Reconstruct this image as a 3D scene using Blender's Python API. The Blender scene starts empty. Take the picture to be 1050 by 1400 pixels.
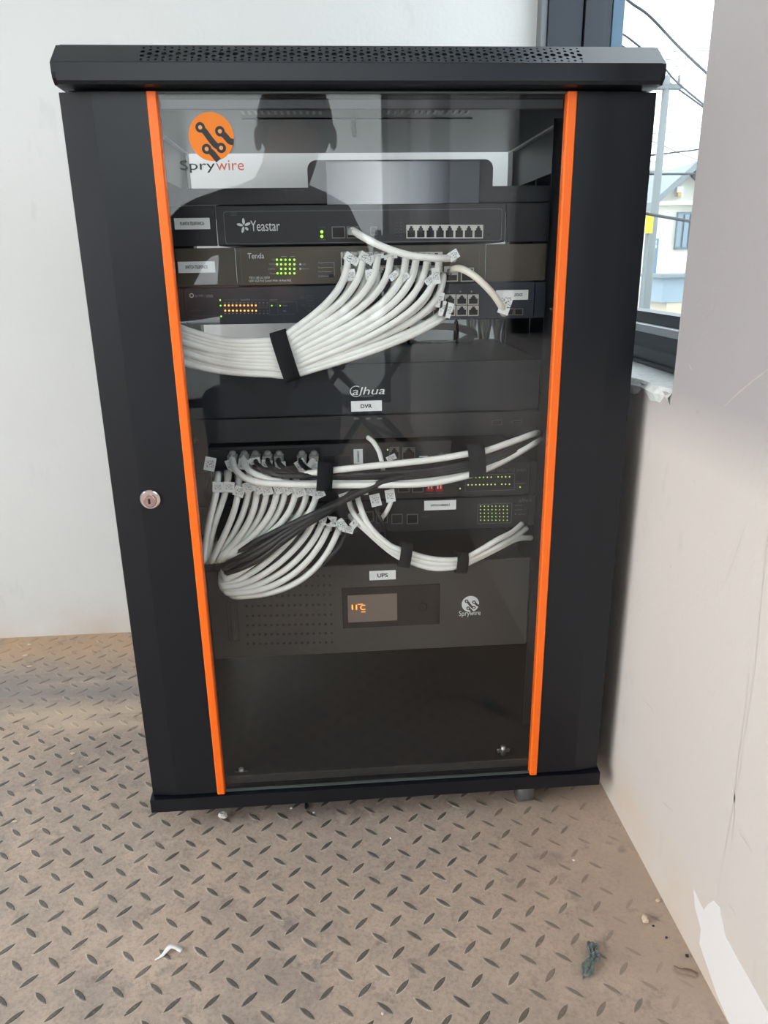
import bpy, bmesh, math, random
from mathutils import Vector, Matrix
random.seed(7)
S = bpy.context.scene
COL = S.collection

# ------------------------------------------------------------------ camera
FPX = 1026.0
CAM = Vector((-0.04785, -0.84081, 0.66389))
YAW, PIT, ROL = 0.07074, 0.32167, -0.01515
_fw = Vector((math.sin(YAW)*math.cos(PIT), math.cos(YAW)*math.cos(PIT), -math.sin(PIT)))
_rt = Vector((math.cos(YAW), -math.sin(YAW), 0))
_up = _rt.cross(_fw)
RT = _rt*math.cos(ROL) + _up*math.sin(ROL)
UP = -_rt*math.sin(ROL) + _up*math.cos(ROL)
cd = bpy.data.cameras.new('camera'); cam = bpy.data.objects.new('camera', cd); COL.objects.link(cam)
cd.sensor_fit = 'HORIZONTAL'; cd.sensor_width = 36.0; cd.lens = FPX/1050*36.0
cd.clip_start = 0.01; cd.clip_end = 200
cam.matrix_world = Matrix(((RT.x, UP.x, -_fw.x, CAM.x), (RT.y, UP.y, -_fw.y, CAM.y), (RT.z, UP.z, -_fw.z, CAM.z), (0, 0, 0, 1)))
S.camera = cam

# ------------------------------------------------------------------ sky: bright overcast
W = bpy.data.worlds.new('overcast_sky'); S.world = W; W.use_nodes = True
wn = W.node_tree.nodes; wl = W.node_tree.links
bg = wn['Background']; bg.inputs['Strength'].default_value = 1.0
tc = wn.new('ShaderNodeTexCoord'); nz = wn.new('ShaderNodeTexNoise'); nz.inputs['Scale'].default_value = 1.6; nz.inputs['Detail'].default_value = 4
rp = wn.new('ShaderNodeValToRGB')
rp.color_ramp.elements[0].position = 0.3; rp.color_ramp.elements[0].color = (0.93, 0.955, 0.965, 1)
rp.color_ramp.elements[1].position = 0.75; rp.color_ramp.elements[1].color = (1.0, 1.0, 0.985, 1)
wl.new(tc.outputs['Generated'], nz.inputs['Vector']); wl.new(nz.outputs['Fac'], rp.inputs['Fac']); wl.new(rp.outputs['Color'], bg.inputs['Color'])

# ------------------------------------------------------------------ exposure
vs = S.view_settings
vs.view_transform = 'Standard'; vs.look = 'None'; vs.gamma = 1.0; vs.use_curve_mapping = False
vs.exposure = 2.95

# ------------------------------------------------------------------ measuring helpers: a photo pixel back to a point on a real plane
def ray(px, py): return _fw + RT*((px-525)/FPX) - UP*((py-700)/FPX)
def at(px, py, Y):
    d = ray(px, py); return CAM + d*((Y-CAM.y)/d.y)
def atz(px, py, Z):
    d = ray(px, py); return CAM + d*((Z-CAM.z)/d.z)
def atx(px, py, X):
    d = ray(px, py); return CAM + d*((X-CAM.x)/d.x)

# ------------------------------------------------------------------ materials
MATS = {}
def mat(name, col, rough=0.5, metal=0.0, spec=0.5, noise=None, bump=None, emit=None, coat=0.0):
    """noise=(scale, amount, second colour), bump=(scale, strength)"""
    if name in MATS: return MATS[name]
    m = bpy.data.materials.new(name); m.use_nodes = True; MATS[name] = m
    n = m.node_tree.nodes; l = m.node_tree.links; b = n['Principled BSDF']
    b.inputs['Base Color'].default_value = (*col, 1); b.inputs['Roughness'].default_value = rough
    b.inputs['Metallic'].default_value = metal; b.inputs['Specular IOR Level'].default_value = spec
    b.inputs['Coat Weight'].default_value = coat
    if emit:
        b.inputs['Emission Color'].default_value = (*emit[0], 1); b.inputs['Emission Strength'].default_value = emit[1]
    g = n.new('ShaderNodeNewGeometry')
    if noise:
        t = n.new('ShaderNodeTexNoise'); t.inputs['Scale'].default_value = noise[0]; t.inputs['Detail'].default_value = 6
        r = n.new('ShaderNodeMapRange'); r.inputs[1].default_value = 0.35; r.inputs[2].default_value = 0.7; r.inputs[4].default_value = noise[1]
        x = n.new('ShaderNodeMix'); x.data_type = 'RGBA'; x.inputs[6].default_value = (*col, 1); x.inputs[7].default_value = (*noise[2], 1)
        l.new(g.outputs['Position'], t.inputs['Vector']); l.new(t.outputs['Fac'], r.inputs[0]); l.new(r.outputs[0], x.inputs[0]); l.new(x.outputs[2], b.inputs['Base Color'])
    if bump:
        t = n.new('ShaderNodeTexNoise'); t.inputs['Scale'].default_value = bump[0]; t.inputs['Detail'].default_value = 4
        u = n.new('ShaderNodeBump'); u.inputs['Strength'].default_value = bump[1]; u.inputs['Distance'].default_value = 0.001
        l.new(g.outputs['Position'], t.inputs['Vector']); l.new(t.outputs['Fac'], u.inputs['Height']); l.new(u.outputs[0], b.inputs['Normal'])
    return m

def glass_mat(name, tint, rough=0.0, gain=1.0):
    m = bpy.data.materials.new(name); m.use_nodes = True; MATS[name] = m
    n = m.node_tree.nodes; l = m.node_tree.links; n.clear()
    o = n.new('ShaderNodeOutputMaterial'); mx = n.new('ShaderNodeMixShader'); tr = n.new('ShaderNodeBsdfTransparent'); gl = n.new('ShaderNodeBsdfGlossy')
    fr = n.new('ShaderNodeFresnel'); ge = n.new('ShaderNodeNewGeometry'); mi = n.new('ShaderNodeMix'); mu = n.new('ShaderNodeMath'); mu.operation = 'MULTIPLY'; mu.inputs[1].default_value = gain; mu.use_clamp = True
    mi.inputs[2].default_value = 1.5; mi.inputs[3].default_value = 1/1.5
    l.new(ge.outputs['Backfacing'], mi.inputs[0]); l.new(mi.outputs[0], fr.inputs['IOR']); l.new(fr.outputs[0], mu.inputs[0]); l.new(mu.outputs[0], mx.inputs[0])
    tr.inputs[0].default_value = (*tint, 1); gl.inputs['Roughness'].default_value = rough
    l.new(tr.outputs[0], mx.inputs[1]); l.new(gl.outputs[0], mx.inputs[2]); l.new(mx.outputs[0], o.inputs[0])
    return m

def C(r, g, b):   # sRGB 0-255 to linear
    f = lambda v: (v/255/12.92) if v <= 10 else ((v/255+0.055)/1.055)**2.4
    return (f(r), f(g), f(b))

M_black = mat('black_powder_coat', (0.0040, 0.0058, 0.0100), 0.30, spec=0.42, bump=(2600, 0.10))
M_inner = mat('black_inner_steel', (0.016, 0.018, 0.021), 0.38)
M_orange = mat('orange_trim', C(255, 112, 22), 0.38)
M_dev = mat('black_device_steel', (0.013, 0.015, 0.019), 0.45)
M_bronze = mat('bronze_device_steel', C(86, 80, 71), 0.45, metal=0.25)
M_tpblue = mat('slate_device_steel', C(44, 50, 60), 0.5)
M_ups = mat('charcoal_plastic', C(64, 62, 61), 0.5, bump=(1500, 0.12))
M_dvr = mat('brushed_black', C(40, 44, 50), 0.36, metal=0.3)
M_white_cable = mat('white_cable_sheath', C(240, 241, 237), 0.42, noise=(90, 0.35, C(216, 218, 212)))
M_beige_cable = mat('cream_cable_sheath', C(232, 228, 214), 0.42)
M_black_cable = mat('black_cable_sheath', C(34, 34, 36), 0.42)
M_velcro = mat('velcro', (0.008, 0.009, 0.012), 0.95, bump=(3000, 0.6))
M_plug = mat('clear_plug_plastic', C(178, 182, 180), 0.2)
M_greyplug = mat('grey_plug_plastic', C(142, 142, 140), 0.4)
M_boot = mat('plug_boot', C(214, 216, 212), 0.4)
M_paper = mat('label_paper', C(242, 246, 246), 0.6)
M_ink = mat('black_print', (0.012, 0.012, 0.014), 0.6)
M_grey_ink = mat('grey_print', C(150, 154, 158), 0.6)
M_dim_ink = mat('dim_print', C(92, 94, 96), 0.6)
M_wht_ink = mat('white_print', C(226, 230, 232), 0.6)
M_metal = mat('bright_port_metal', C(198, 196, 190), 0.35, metal=0.6)
M_dkport = mat('port_cavity', (0.004, 0.004, 0.005), 0.6)
M_pmetal = mat('dull_port_metal', C(120, 118, 114), 0.4, metal=0.6)
M_green = mat('green_led', C(150, 235, 70), 0.4, emit=(C(140, 240, 50), .32))
M_amber = mat('amber_led', C(255, 190, 120), 0.4, emit=(C(255, 150, 60), .32))
M_greend = mat('dim_green_led', C(168, 186, 104), 0.4, emit=(C(160, 190, 80), 0.22))
M_red = mat('red_dip_switch', C(190, 24, 30), 0.35)
M_zinc = mat('zinc_steel', C(190, 192, 194), 0.3, metal=0.8)
M_chrome = mat('chrome', C(215, 205, 205), 0.16, metal=1.0)
M_rubber = mat('grey_caster_plastic', C(88, 88, 88), 0.35)
M_glass = glass_mat('door_glass', (0.99, 0.993, 0.992), 0.0, 0.72)
M_pane2 = glass_mat('smoked_window_glass', (0.76, 0.78, 0.79), 0.0)
M_pane = glass_mat('window_glass', (0.72, 0.76, 0.785), 0.0)
M_frame = mat('dark_aluminium', C(40, 46, 54), 0.4, metal=0.3)
M_frame2 = mat('grey_aluminium', C(112, 116, 120), 0.45, metal=0.3)
M_frame3 = mat('blue_edge_aluminium', C(80, 104, 124), 0.35, metal=0.3)
M_plaster = mat('rough_white_plaster', C(222, 224, 222), 0.9, noise=(120, 0.5, C(180, 182, 182)), bump=(220, 0.9))

# ------------------------------------------------------------------ mesh helpers
def link(o, parent=None, **props):
    COL.objects.link(o)
    if parent is not None:
        o.parent = parent
        o.matrix_parent_inverse = Matrix.Translation(-_loc(parent))
    for k, v in props.items(): o[k] = v
    return o
def _loc(o):
    v = Vector(o.location)
    if o.parent: v = v + Vector((0, 0, 0))
    return v
def from_bm(name, bm, m, parent=None, smooth=False, **props):
    me = bpy.data.meshes.new(name); bmesh.ops.recalc_face_normals(bm, faces=bm.faces); bm.to_mesh(me); bm.free()
    for x in (m if isinstance(m, (list, tuple)) else [m]): me.materials.append(x)
    if smooth:
        for p in me.polygons: p.use_smooth = True
    o = bpy.data.objects.new(name, me)
    return link(o, parent, **props)
def raw(name, verts, faces, m, parent=None, smooth=False, idx=None, **props):
    me = bpy.data.meshes.new(name); me.from_pydata([tuple(v) for v in verts], [], faces)
    for x in (m if isinstance(m, (list, tuple)) else [m]): me.materials.append(x)
    if idx:
        for p, i in zip(me.polygons, idx): p.material_index = i
    if smooth:
        for p in me.polygons: p.use_smooth = True
    me.update()
    return link(bpy.data.objects.new(name, me), parent, **props)
def empty(name, loc, **props):
    o = bpy.data.objects.new(name, None); o.location = loc; o.empty_display_size = 0.02
    return link(o, None, **props)
def bm_box(bm, x0, x1, y0, y1, z0, z1):
    r = bmesh.ops.create_cube(bm, size=1.0)
    for v in r['verts']:
        v.co = Vector((x0+(x1-x0)*(v.co.x+.5), y0+(y1-y0)*(v.co.y+.5), z0+(z1-z0)*(v.co.z+.5)))
    return r['verts']
def box(name, x0, x1, y0, y1, z0, z1, m, parent=None, bev=0.0, seg=2, **props):
    x0, x1 = min(x0, x1), max(x0, x1); y0, y1 = min(y0, y1), max(y0, y1); z0, z1 = min(z0, z1), max(z0, z1)
    bm = bmesh.new(); bm_box(bm, x0, x1, y0, y1, z0, z1)
    if bev > 0: bmesh.ops.bevel(bm, geom=bm.edges[:], offset=bev, segments=seg, profile=0.5, affect='EDGES')
    return from_bm(name, bm, m, parent, False, **props)
def prism(name, outline, y0, y1, m, parent=None, bev=0.0, **props):
    """outline in x,z extruded along y"""
    bm = bmesh.new(); v = [bm.verts.new((x, y0, z)) for x, z in outline]; f = bm.faces.new(v)
    r = bmesh.ops.extrude_face_region(bm, geom=[f])
    for q in r['geom']:
        if isinstance(q, bmesh.types.BMVert): q.co.y = y1
    if bev: bmesh.ops.bevel(bm, geom=bm.edges[:], offset=bev, segments=1, affect='EDGES')
    return from_bm(name, bm, m, parent, False, **props)
def sweep(name, prof, axis_pts, m, parent=None, closed=True, **props):
    """prof: list of (a,b) placed by axis_pts: list of functions (a,b)->Vector"""
    n = len(prof); vs_ = []; fs = []
    for fn in axis_pts: vs_ += [fn(a, b) for a, b in prof]
    for k in range(len(axis_pts)-1):
        for i in range(n if closed else n-1):
            j = (i+1) % n; fs.append((k*n+i, k*n+j, (k+1)*n+j, (k+1)*n+i))
    if closed:
        fs.append(tuple(range(n))); fs.append(tuple(range((len(axis_pts)-1)*n, len(axis_pts)*n))[::-1])
    bm = bmesh.new(); bv = [bm.verts.new(v) for v in vs_]
    for f in fs: bm.faces.new([bv[i] for i in f])
    return from_bm(name, bm, m, parent, False, **props)
def disc(name, cx, cz, r, y0, y1, m, parent=None, seg=24, **props):
    return prism(name, [(cx+r*math.cos(2*math.pi*i/seg), cz+r*math.sin(2*math.pi*i/seg)) for i in range(seg)], y0, y1, m, parent, **props)
def rounded(x0, x1, z0, z1, r, seg=4):
    o = []
    for cx, cz, a0 in ((x1-r, z0+r, -90), (x1-r, z1-r, 0), (x0+r, z1-r, 90), (x0+r, z0+r, 180)):
        for i in range(seg+1):
            a = math.radians(a0+90*i/seg); o.append((cx+r*math.cos(a), cz+r*math.sin(a)))
    return o
def outline_ring(name, outl, wdt, y0, y1, m, parent=None, **props):
    n = len(outl); cx = sum(p[0] for p in outl)/n; cz = sum(p[1] for p in outl)/n
    ww = max(p[0] for p in outl)-cx; hh = max(p[1] for p in outl)-cz
    inn = [(cx+(x-cx)*(ww-wdt)/ww, cz+(z-cz)*(hh-wdt)/hh) for x, z in outl]
    V = [(x, y0, z) for x, z in outl]+[(x, y0, z) for x, z in inn]+[(x, y1, z) for x, z in outl]+[(x, y1, z) for x, z in inn]
    F = []
    for i in range(n):
        j = (i+1) % n
        F += [(i, j, n+j, n+i), (2*n+i, 3*n+i, 3*n+j, 2*n+j), (i, 2*n+i, 2*n+j, j), (n+i, n+j, 3*n+j, 3*n+i)]
    return raw(name, V, F, m, parent, **props)
def many_boxes(name, rects, y0, y1, m, parent=None, **props):
    bm = bmesh.new()
    for x0, x1, z0, z1 in rects: bm_box(bm, x0, x1, y0, y1, z0, z1)
    return from_bm(name, bm, m, parent, False, **props)
def dots(name, pts, r, y0, y1, m, parent=None, seg=8, **props):
    bm = bmesh.new()
    for x, z in pts:
        a = [bm.verts.new((x+r*math.cos(2*math.pi*i/seg), y1, z+r*math.sin(2*math.pi*i/seg))) for i in range(seg)]
        b = [bm.verts.new((x+r*.7*math.cos(2*math.pi*i/seg), y0, z+r*.7*math.sin(2*math.pi*i/seg))) for i in range(seg)]
        bm.faces.new(b)
        for i in range(seg): bm.faces.new((a[i], a[(i+1) % seg], b[(i+1) % seg], b[i]))
    return from_bm(name, bm, m, parent, False, **props)
_txt = {}
def text(name, s, x0, x1, z0, z1, y, m, parent=None, shear=0.0, vert=False, right_of=None, thick=0.0002, **props):
    key = (s, shear, right_of)
    if key not in _txt:
        cu = bpy.data.curves.new('t', 'FONT'); cu.body = s; cu.size = 1.0; cu.shear = shear; cu.resolution_u = 3
        if right_of: cu.offset = right_of
        ob = bpy.data.objects.new('t', cu); COL.objects.link(ob)
        dg = bpy.context.evaluated_depsgraph_get(); dg.update()
        me = bpy.data.meshes.new_from_object(ob.evaluated_get(dg))
        _txt[key] = ([v.co.copy() for v in me.vertices], [tuple(p.vertices) for p in me.polygons])
        bpy.data.objects.remove(ob); bpy.data.curves.remove(cu); bpy.data.meshes.remove(me)
    vv, ff = _txt[key]
    ax = min(v.x for v in vv); bx_ = max(v.x for v in vv); az = min(v.y for v in vv); bz = max(v.y for v in vv)
    out = []
    for v in vv:
        u = (v.x-ax)/(bx_-ax); w = (v.y-az)/(bz-az)
        if vert: u, w = w, 1-u
        if vert: u = 1-u; u = 1-u
        out.append((x0+(x1-x0)*u, y, z0+(z1-z0)*w))
    return raw(name, out, ff, m, parent, **props)
def tube_data(pts, r, seg=8, cap=True):
    n = len(pts); T = []
    for i in range(n):
        t = (pts[min(i+1, n-1)]-pts[max(i-1, 0)]); T.append(t.normalized() if t.length > 1e-9 else Vector((1, 0, 0)))
    a = Vector((0, 0, 1)) if abs(T[0].z) < 0.9 else Vector((1, 0, 0))
    u = T[0].cross(a).normalized(); V = []; F = []
    rr = r if callable(r) else (lambda t: r)
    for i in range(n):
        u = (u-T[i]*u.dot(T[i])).normalized(); w = T[i].cross(u); q = rr(i/(n-1))
        V += [pts[i]+(u*math.cos(2*math.pi*k/seg)+w*math.sin(2*math.pi*k/seg))*q for k in range(seg)]
    for i in range(n-1):
        for k in range(seg):
            F.append((i*seg+k, i*seg+(k+1) % seg, (i+1)*seg+(k+1) % seg, (i+1)*seg+k))
    if cap: F.append(tuple(range(seg))[::-1]); F.append(tuple((n-1)*seg+k for k in range(seg)))
    return V, F
def tube(name, pts, r, m, parent=None, seg=8, **props):
    V, F = tube_data(pts, r, seg); return raw(name, V, F, m, parent, smooth=True, **props)
def catmull(P, n=8):
    P = [Vector(p) for p in P]; Q = [P[0]*2-P[1]]+P+[P[-1]*2-P[-2]]; out = []
    for i in range(1, len(Q)-2):
        for k in range(n):
            t = k/n; a, b, c, d = Q[i-1], Q[i], Q[i+1], Q[i+2]
            out.append(0.5*((2*b)+(c-a)*t+(2*a-5*b+4*c-d)*t*t+(3*b-a-3*c+d)*t**3))
    out.append(P[-1]); return out
def bez(a, b, c, d, n=14):
    o = []
    for k in range(n+1):
        t = k/n; o.append(tuple(a[i]*(1-t)**3+3*b[i]*t*(1-t)**2+3*c[i]*t*t*(1-t)+d[i]*t**3 for i in range(len(a))))
    return o
ORD = ['first', 'second', 'third', 'fourth', 'fifth', 'sixth', 'seventh', 'eighth', 'ninth', 'tenth', 'eleventh', 'twelfth', 'thirteenth', 'fourteenth', 'fifteenth', 'sixteenth', 'seventeenth', 'eighteenth', 'nineteenth', 'twentieth']

def wall_cells(name, us, ws, holes, place, m, **props):
    """solid wall with openings: us, ws are grid lines; holes a set of (i,j); place(u,w,k) maps to world for face k=0,1"""
    bm = bmesh.new(); cache = {}
    def V(i, j, k):
        if (i, j, k) not in cache: cache[(i, j, k)] = bm.verts.new(place(us[i], ws[j], k))
        return cache[(i, j, k)]
    nu, nw = len(us)-1, len(ws)-1
    solid = lambda i, j: 0 <= i < nu and 0 <= j < nw and (i, j) not in holes
    for i in range(nu):
        for j in range(nw):
            if not solid(i, j): continue
            for k in (0, 1): bm.faces.new((V(i, j, k), V(i+1, j, k), V(i+1, j+1, k), V(i, j+1, k)))
            if not solid(i-1, j): bm.faces.new((V(i, j, 0), V(i, j+1, 0), V(i, j+1, 1), V(i, j, 1)))
            if not solid(i+1, j): bm.faces.new((V(i+1, j, 0), V(i+1, j+1, 0), V(i+1, j+1, 1), V(i+1, j, 1)))
            if not solid(i, j-1): bm.faces.new((V(i, j, 0), V(i+1, j, 0), V(i+1, j, 1), V(i, j, 1)))
            if not solid(i, j+1): bm.faces.new((V(i, j+1, 0), V(i+1, j+1, 0), V(i+1, j+1, 1), V(i, j+1, 1)))
    return from_bm(name, bm, m, None, False, kind='structure', **props)

# ================================================================== THE ROOM
FZ = -0.06; XR = 0.325; YB = 0.60; XL = -2.2; YF = -2.6; ZC = 2.35

def wall_mat(name, base, dirt, warm, upper=None):
    m = bpy.data.materials.new(name); m.use_nodes = True
    n = m.node_tree.nodes; l = m.node_tree.links; b = n['Principled BSDF']; b.inputs['Roughness'].default_value = 0.62
    g = n.new('ShaderNodeNewGeometry')
    def noise(scale, lo, hi, det=5, stretch=None):
        t = n.new('ShaderNodeTexNoise'); t.inputs['Scale'].default_value = scale; t.inputs['Detail'].default_value = det
        if stretch:
            mp = n.new('ShaderNodeMapping'); mp.inputs['Scale'].default_value = stretch; l.new(g.outputs['Position'], mp.inputs[0]); l.new(mp.outputs[0], t.inputs['Vector'])
        else: l.new(g.outputs['Position'], t.inputs['Vector'])
        r = n.new('ShaderNodeMapRange'); r.inputs[1].default_value = lo; r.inputs[2].default_value = hi; l.new(t.outputs['Fac'], r.inputs[0]); return r.outputs[0], t.outputs['Fac']
    def mixc(f, a, c):
        x = n.new('ShaderNodeMix'); x.data_type = 'RGBA'
        if isinstance(f, float): x.inputs[0].default_value = f
        else: l.new(f, x.inputs[0])
        for i, v in ((6, a), (7, c)):
            if isinstance(v, tuple): x.inputs[i].default_value = (*v, 1)
            else: l.new(v, x.inputs[i])
        return x.outputs[2]
    def mul(a, k):
        x = n.new('ShaderNodeMath'); x.operation = 'MULTIPLY'; l.new(a, x.inputs[0])
        if isinstance(k, float): x.inputs[1].default_value = k
        else: l.new(k, x.inputs[1])
        return x.outputs[0]
    blotch, _ = noise(3.5, 0.45, 0.75); scuff, _ = noise(26, 0.66, 0.74, 3, (1, 1, .45)); spots, _ = noise(70, 0.74, 0.8, 2)
    sp = n.new('ShaderNodeSeparateXYZ'); l.new(g.outputs['Position'], sp.inputs[0])
    if upper:     # greyer coat above sill height, darkened to stand in for dimmer light there
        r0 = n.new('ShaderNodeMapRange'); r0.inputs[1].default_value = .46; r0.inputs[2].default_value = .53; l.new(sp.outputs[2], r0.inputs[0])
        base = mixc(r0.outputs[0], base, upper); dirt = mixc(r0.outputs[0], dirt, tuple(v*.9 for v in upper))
    c = mixc(mul(blotch, 0.35), base, dirt); c = mixc(mul(scuff, 0.10), c, C(150, 148, 146)); c = mixc(mul(spots, 0.22), c, C(120, 118, 116))
    r = n.new('ShaderNodeMapRange'); r.inputs[1].default_value = FZ+0.10; r.inputs[2].default_value = FZ; l.new(sp.outputs[2], r.inputs[0])
    sm, _ = noise(9, 0.3, 0.7)
    c = mixc(mul(mul(r.outputs[0], sm), 0.8), c, warm)        # splashed dust along the skirting
    l.new(c, b.inputs['Base Color'])
    _, f1 = noise(160, 0, 1, 6); _, f2 = noise(14, 0, 1, 4)
    u1 = n.new('ShaderNodeBump'); u1.inputs['Strength'].default_value = 0.16; u1.inputs['Distance'].default_value = 0.002; l.new(f1, u1.inputs['Height'])
    u2 = n.new('ShaderNodeBump'); u2.inputs['Strength'].default_value = 0.25; u2.inputs['Distance'].default_value = 0.006; l.new(f2, u2.inputs['Height']); l.new(u1.outputs[0], u2.inputs['Normal'])
    l.new(u2.outputs[0], b.inputs['Normal'])
    return m
M_wallB = wall_mat('white_painted_plaster', C(207, 208, 207), C(196, 197, 197), C(192, 174, 156))
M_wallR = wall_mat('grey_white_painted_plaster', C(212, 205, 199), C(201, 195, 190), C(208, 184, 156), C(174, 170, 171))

# floor plate with raised tread bars
def floor_mats():
    out = []
    for nm, c0, c1, c2, rough in (('steel_tread_plate', C(190, 171, 155), C(168, 154, 144), C(210, 189, 170), 0.6), ('worn_tread_bar', C(104, 98, 90), C(84, 80, 75), C(132, 122, 110), 0.42), ('dusty_bar_rim', C(206, 190, 174), C(184, 170, 158), C(216, 198, 180), 0.7)):
        m = bpy.data.materials.new(nm); m.use_nodes = True; n = m.node_tree.nodes; l = m.node_tree.links; b = n['Principled BSDF']; b.inputs['Roughness'].default_value = rough
        g = n.new('ShaderNodeNewGeometry')
        def noise(scale, lo, hi, det=6, st=None):
            t = n.new('ShaderNodeTexNoise'); t.inputs['Scale'].default_value = scale; t.inputs['Detail'].default_value = det; t.inputs['Roughness'].default_value = 0.65
            if st:
                mp = n.new('ShaderNodeMapping'); mp.inputs['Scale'].default_value = st; l.new(g.outputs['Position'], mp.inputs[0]); l.new(mp.outputs[0], t.inputs['Vector'])
            else: l.new(g.outputs['Position'], t.inputs['Vector'])
            r = n.new('ShaderNodeMapRange'); r.inputs[1].default_value = lo; r.inputs[2].default_value = hi; l.new(t.outputs['Fac'], r.inputs[0]); return r.outputs[0]
        def mixc(f, a, c, k=1.0):
            q = n.new('ShaderNodeMath'); q.operation = 'MULTIPLY'; l.new(f, q.inputs[0]); q.inputs[1].default_value = k
            x = n.new('ShaderNodeMix'); x.data_type = 'RGBA'; l.new(q.outputs[0], x.inputs[0])
            for i, v in ((6, a), (7, c)):
                if isinstance(v, tuple): x.inputs[i].default_value = (*v, 1)
                else: l.new(v, x.inputs[i])
            return x.outputs[2]
        def rng(o, a, b_):
            r = n.new('ShaderNodeMapRange'); r.inputs[1].default_value = a; r.inputs[2].default_value = b_; l.new(o, r.inputs[0]); return r.outputs[0]
        def mult(a, b_):
            q = n.new('ShaderNodeMath'); q.operation = 'MULTIPLY'; l.new(a, q.inputs[0]); l.new(b_, q.inputs[1]); return q.outputs[0]
        c = mixc(noise(7, .36, .60), c0, c1); c = mixc(noise(16, .5, .75), c, c2, .7); c = mixc(noise(240, .45, .75), c, C(110, 100, 92), .5); c = mixc(noise(420, .6, .72, 3), c, C(196, 182, 168), .45)
        sp = n.new('ShaderNodeSeparateXYZ'); l.new(g.outputs['Position'], sp.inputs[0])
        dust = mult(rng(sp.outputs[0], .08, .29), noise(12, .2, .55))
        c = mixc(dust, c, C(182, 160, 142), .8)      # dust swept against the right wall
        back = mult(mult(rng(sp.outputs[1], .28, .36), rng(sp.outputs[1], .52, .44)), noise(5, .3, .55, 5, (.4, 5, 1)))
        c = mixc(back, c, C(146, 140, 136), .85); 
        back2 = mult(rng(sp.outputs[1], .42, .54), noise(6, .2, .5)); c = mixc(back2, c, C(190, 158, 128), .85)   # brown dust by the back wall
        smear = mult(mult(rng(sp.outputs[1], .235, .265), rng(sp.outputs[1], .345, .31)), noise(9, .40, .52, 6, (.35, 2.2, 1))); c = mixc(smear, c, C(208, 188, 164), .68)  # dried plaster smear
        grime = noise(11, .60, .74, 7); c = mixc(grime, c, C(112, 108, 106), .6); c = mixc(noise(30, .58, .70, 7), c, C(120, 112, 106), .5)
        l.new(c, b.inputs['Base Color'])
        t = n.new('ShaderNodeTexNoise'); t.inputs['Scale'].default_value = 320; t.inputs['Detail'].default_value = 5; l.new(g.outputs['Position'], t.inputs['Vector'])
        u = n.new('ShaderNodeBump'); u.inputs['Strength'].default_value = .22; u.inputs['Distance'].default_value = .001; l.new(t.outputs['Fac'], u.inputs['Height']); l.new(u.outputs[0], b.inputs['Normal'])
        out.append(m)
    return out
M_floor, M_bar, M_rim = floor_mats()
floor = box('floor', XL-.15, XR+.15, YF-.15, YB+.15, FZ-.06, FZ, M_floor, kind='structure')
def bar_mesh(ang):
    L, Wd, H = .0107, .0026, .0011
    n = 6; outer = []; inner = []
    for i in range(n+1):
        u = -1+2*i/n; outer.append((u*L, Wd*(1-u*u)**.8)); 
    for i in range(n-1, 0, -1):
        u = -1+2*i/n; outer.append((u*L, -Wd*(1-u*u)**.8))
    N = len(outer); ca, sa = math.cos(ang), math.sin(ang); V = []
    for sc, z in ((1.5, .00004), (1.06, .00022), (1.0, H*.6), (.80, H)):
        for x, y in outer:
            x2, y2 = (x*(1+(sc-1)*.5), y*sc) if sc > 1 else (x*(.5+.5*sc), y*sc); V.append((x2*ca-y2*sa, x2*sa+y2*ca, z))
    F = []; I = []
    for k in (0, 1, 2):
        for i in range(N): j = (i+1) % N; F.append((k*N+i, k*N+j, (k+1)*N+j, (k+1)*N+i)); I.append(1 if k == 0 else 0)
    F.append(tuple(range(3*N, 4*N))); I.append(0)
    return V, F, I
def project(p):
    d = p-CAM; z = d.dot(_fw)
    return (525+FPX*d.dot(RT)/z, 700-FPX*d.dot(UP)/z, z) if z > .05 else (-1e5, -1e5, z)
bars = []
for i in range(-44, 22):
    for j in range(-20, 40):
        for kind in (0, 1):
            x = -.4511+.0397*i+(.01985 if kind else 0); y = .0186-.04175*j-(.0204 if kind else 0)
            if not (-2.15 < x < .315 and -1.6 < y < .59): continue
            bars.append(((Vector((x, y, FZ))-CAM).length, x, y, kind))
bars.sort()
shown = []
tm = []
for kind in (0, 1):
    V, F, I = bar_mesh(math.radians(-43 if kind == 0 else 46)); me = bpy.data.meshes.new('tread_bar'); me.from_pydata(V, [], F); me.materials.append(M_bar); me.materials.append(M_rim)
    for p, q in zip(me.polygons, I): p.material_index = q
    tm.append((me, V, F, I))
def bar_drop(x):   # bars sink under the swept dust near the wall
    return -.00105*max(0, min(1, (x-.13)/.17))
cnt = 0; rest = []
for z, x, y, kind in bars:
    px, py, _ = project(Vector((x, y, FZ)))
    if cnt < 298 and 0 < px < 1050 and 860 < py < 1400 and not (-.3 < x < .3 and 0.02 < y < .45):
        o = bpy.data.objects.new('tread_bar', tm[kind][0]); o.location = (x+random.uniform(-.0006, .0006), y+random.uniform(-.0006, .0006), FZ+bar_drop(x)+random.uniform(-.0002, 0)); link(o, floor); cnt += 1
        o.matrix_parent_inverse = Matrix.Identity(4)
    else: rest.append((x, y, kind))
V = []; F = []; I = []
for x, y, kind in rest:
    _, v, f, ii = tm[kind]; b0 = len(V); V += [(a+x, b+y, c+FZ+bar_drop(x)) for a, b, c in v]; F += [tuple(q+b0 for q in g) for g in f]; I += ii
raw('tread_bars', V, F, [M_bar, M_rim], floor, idx=I, kind='stuff')

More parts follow.
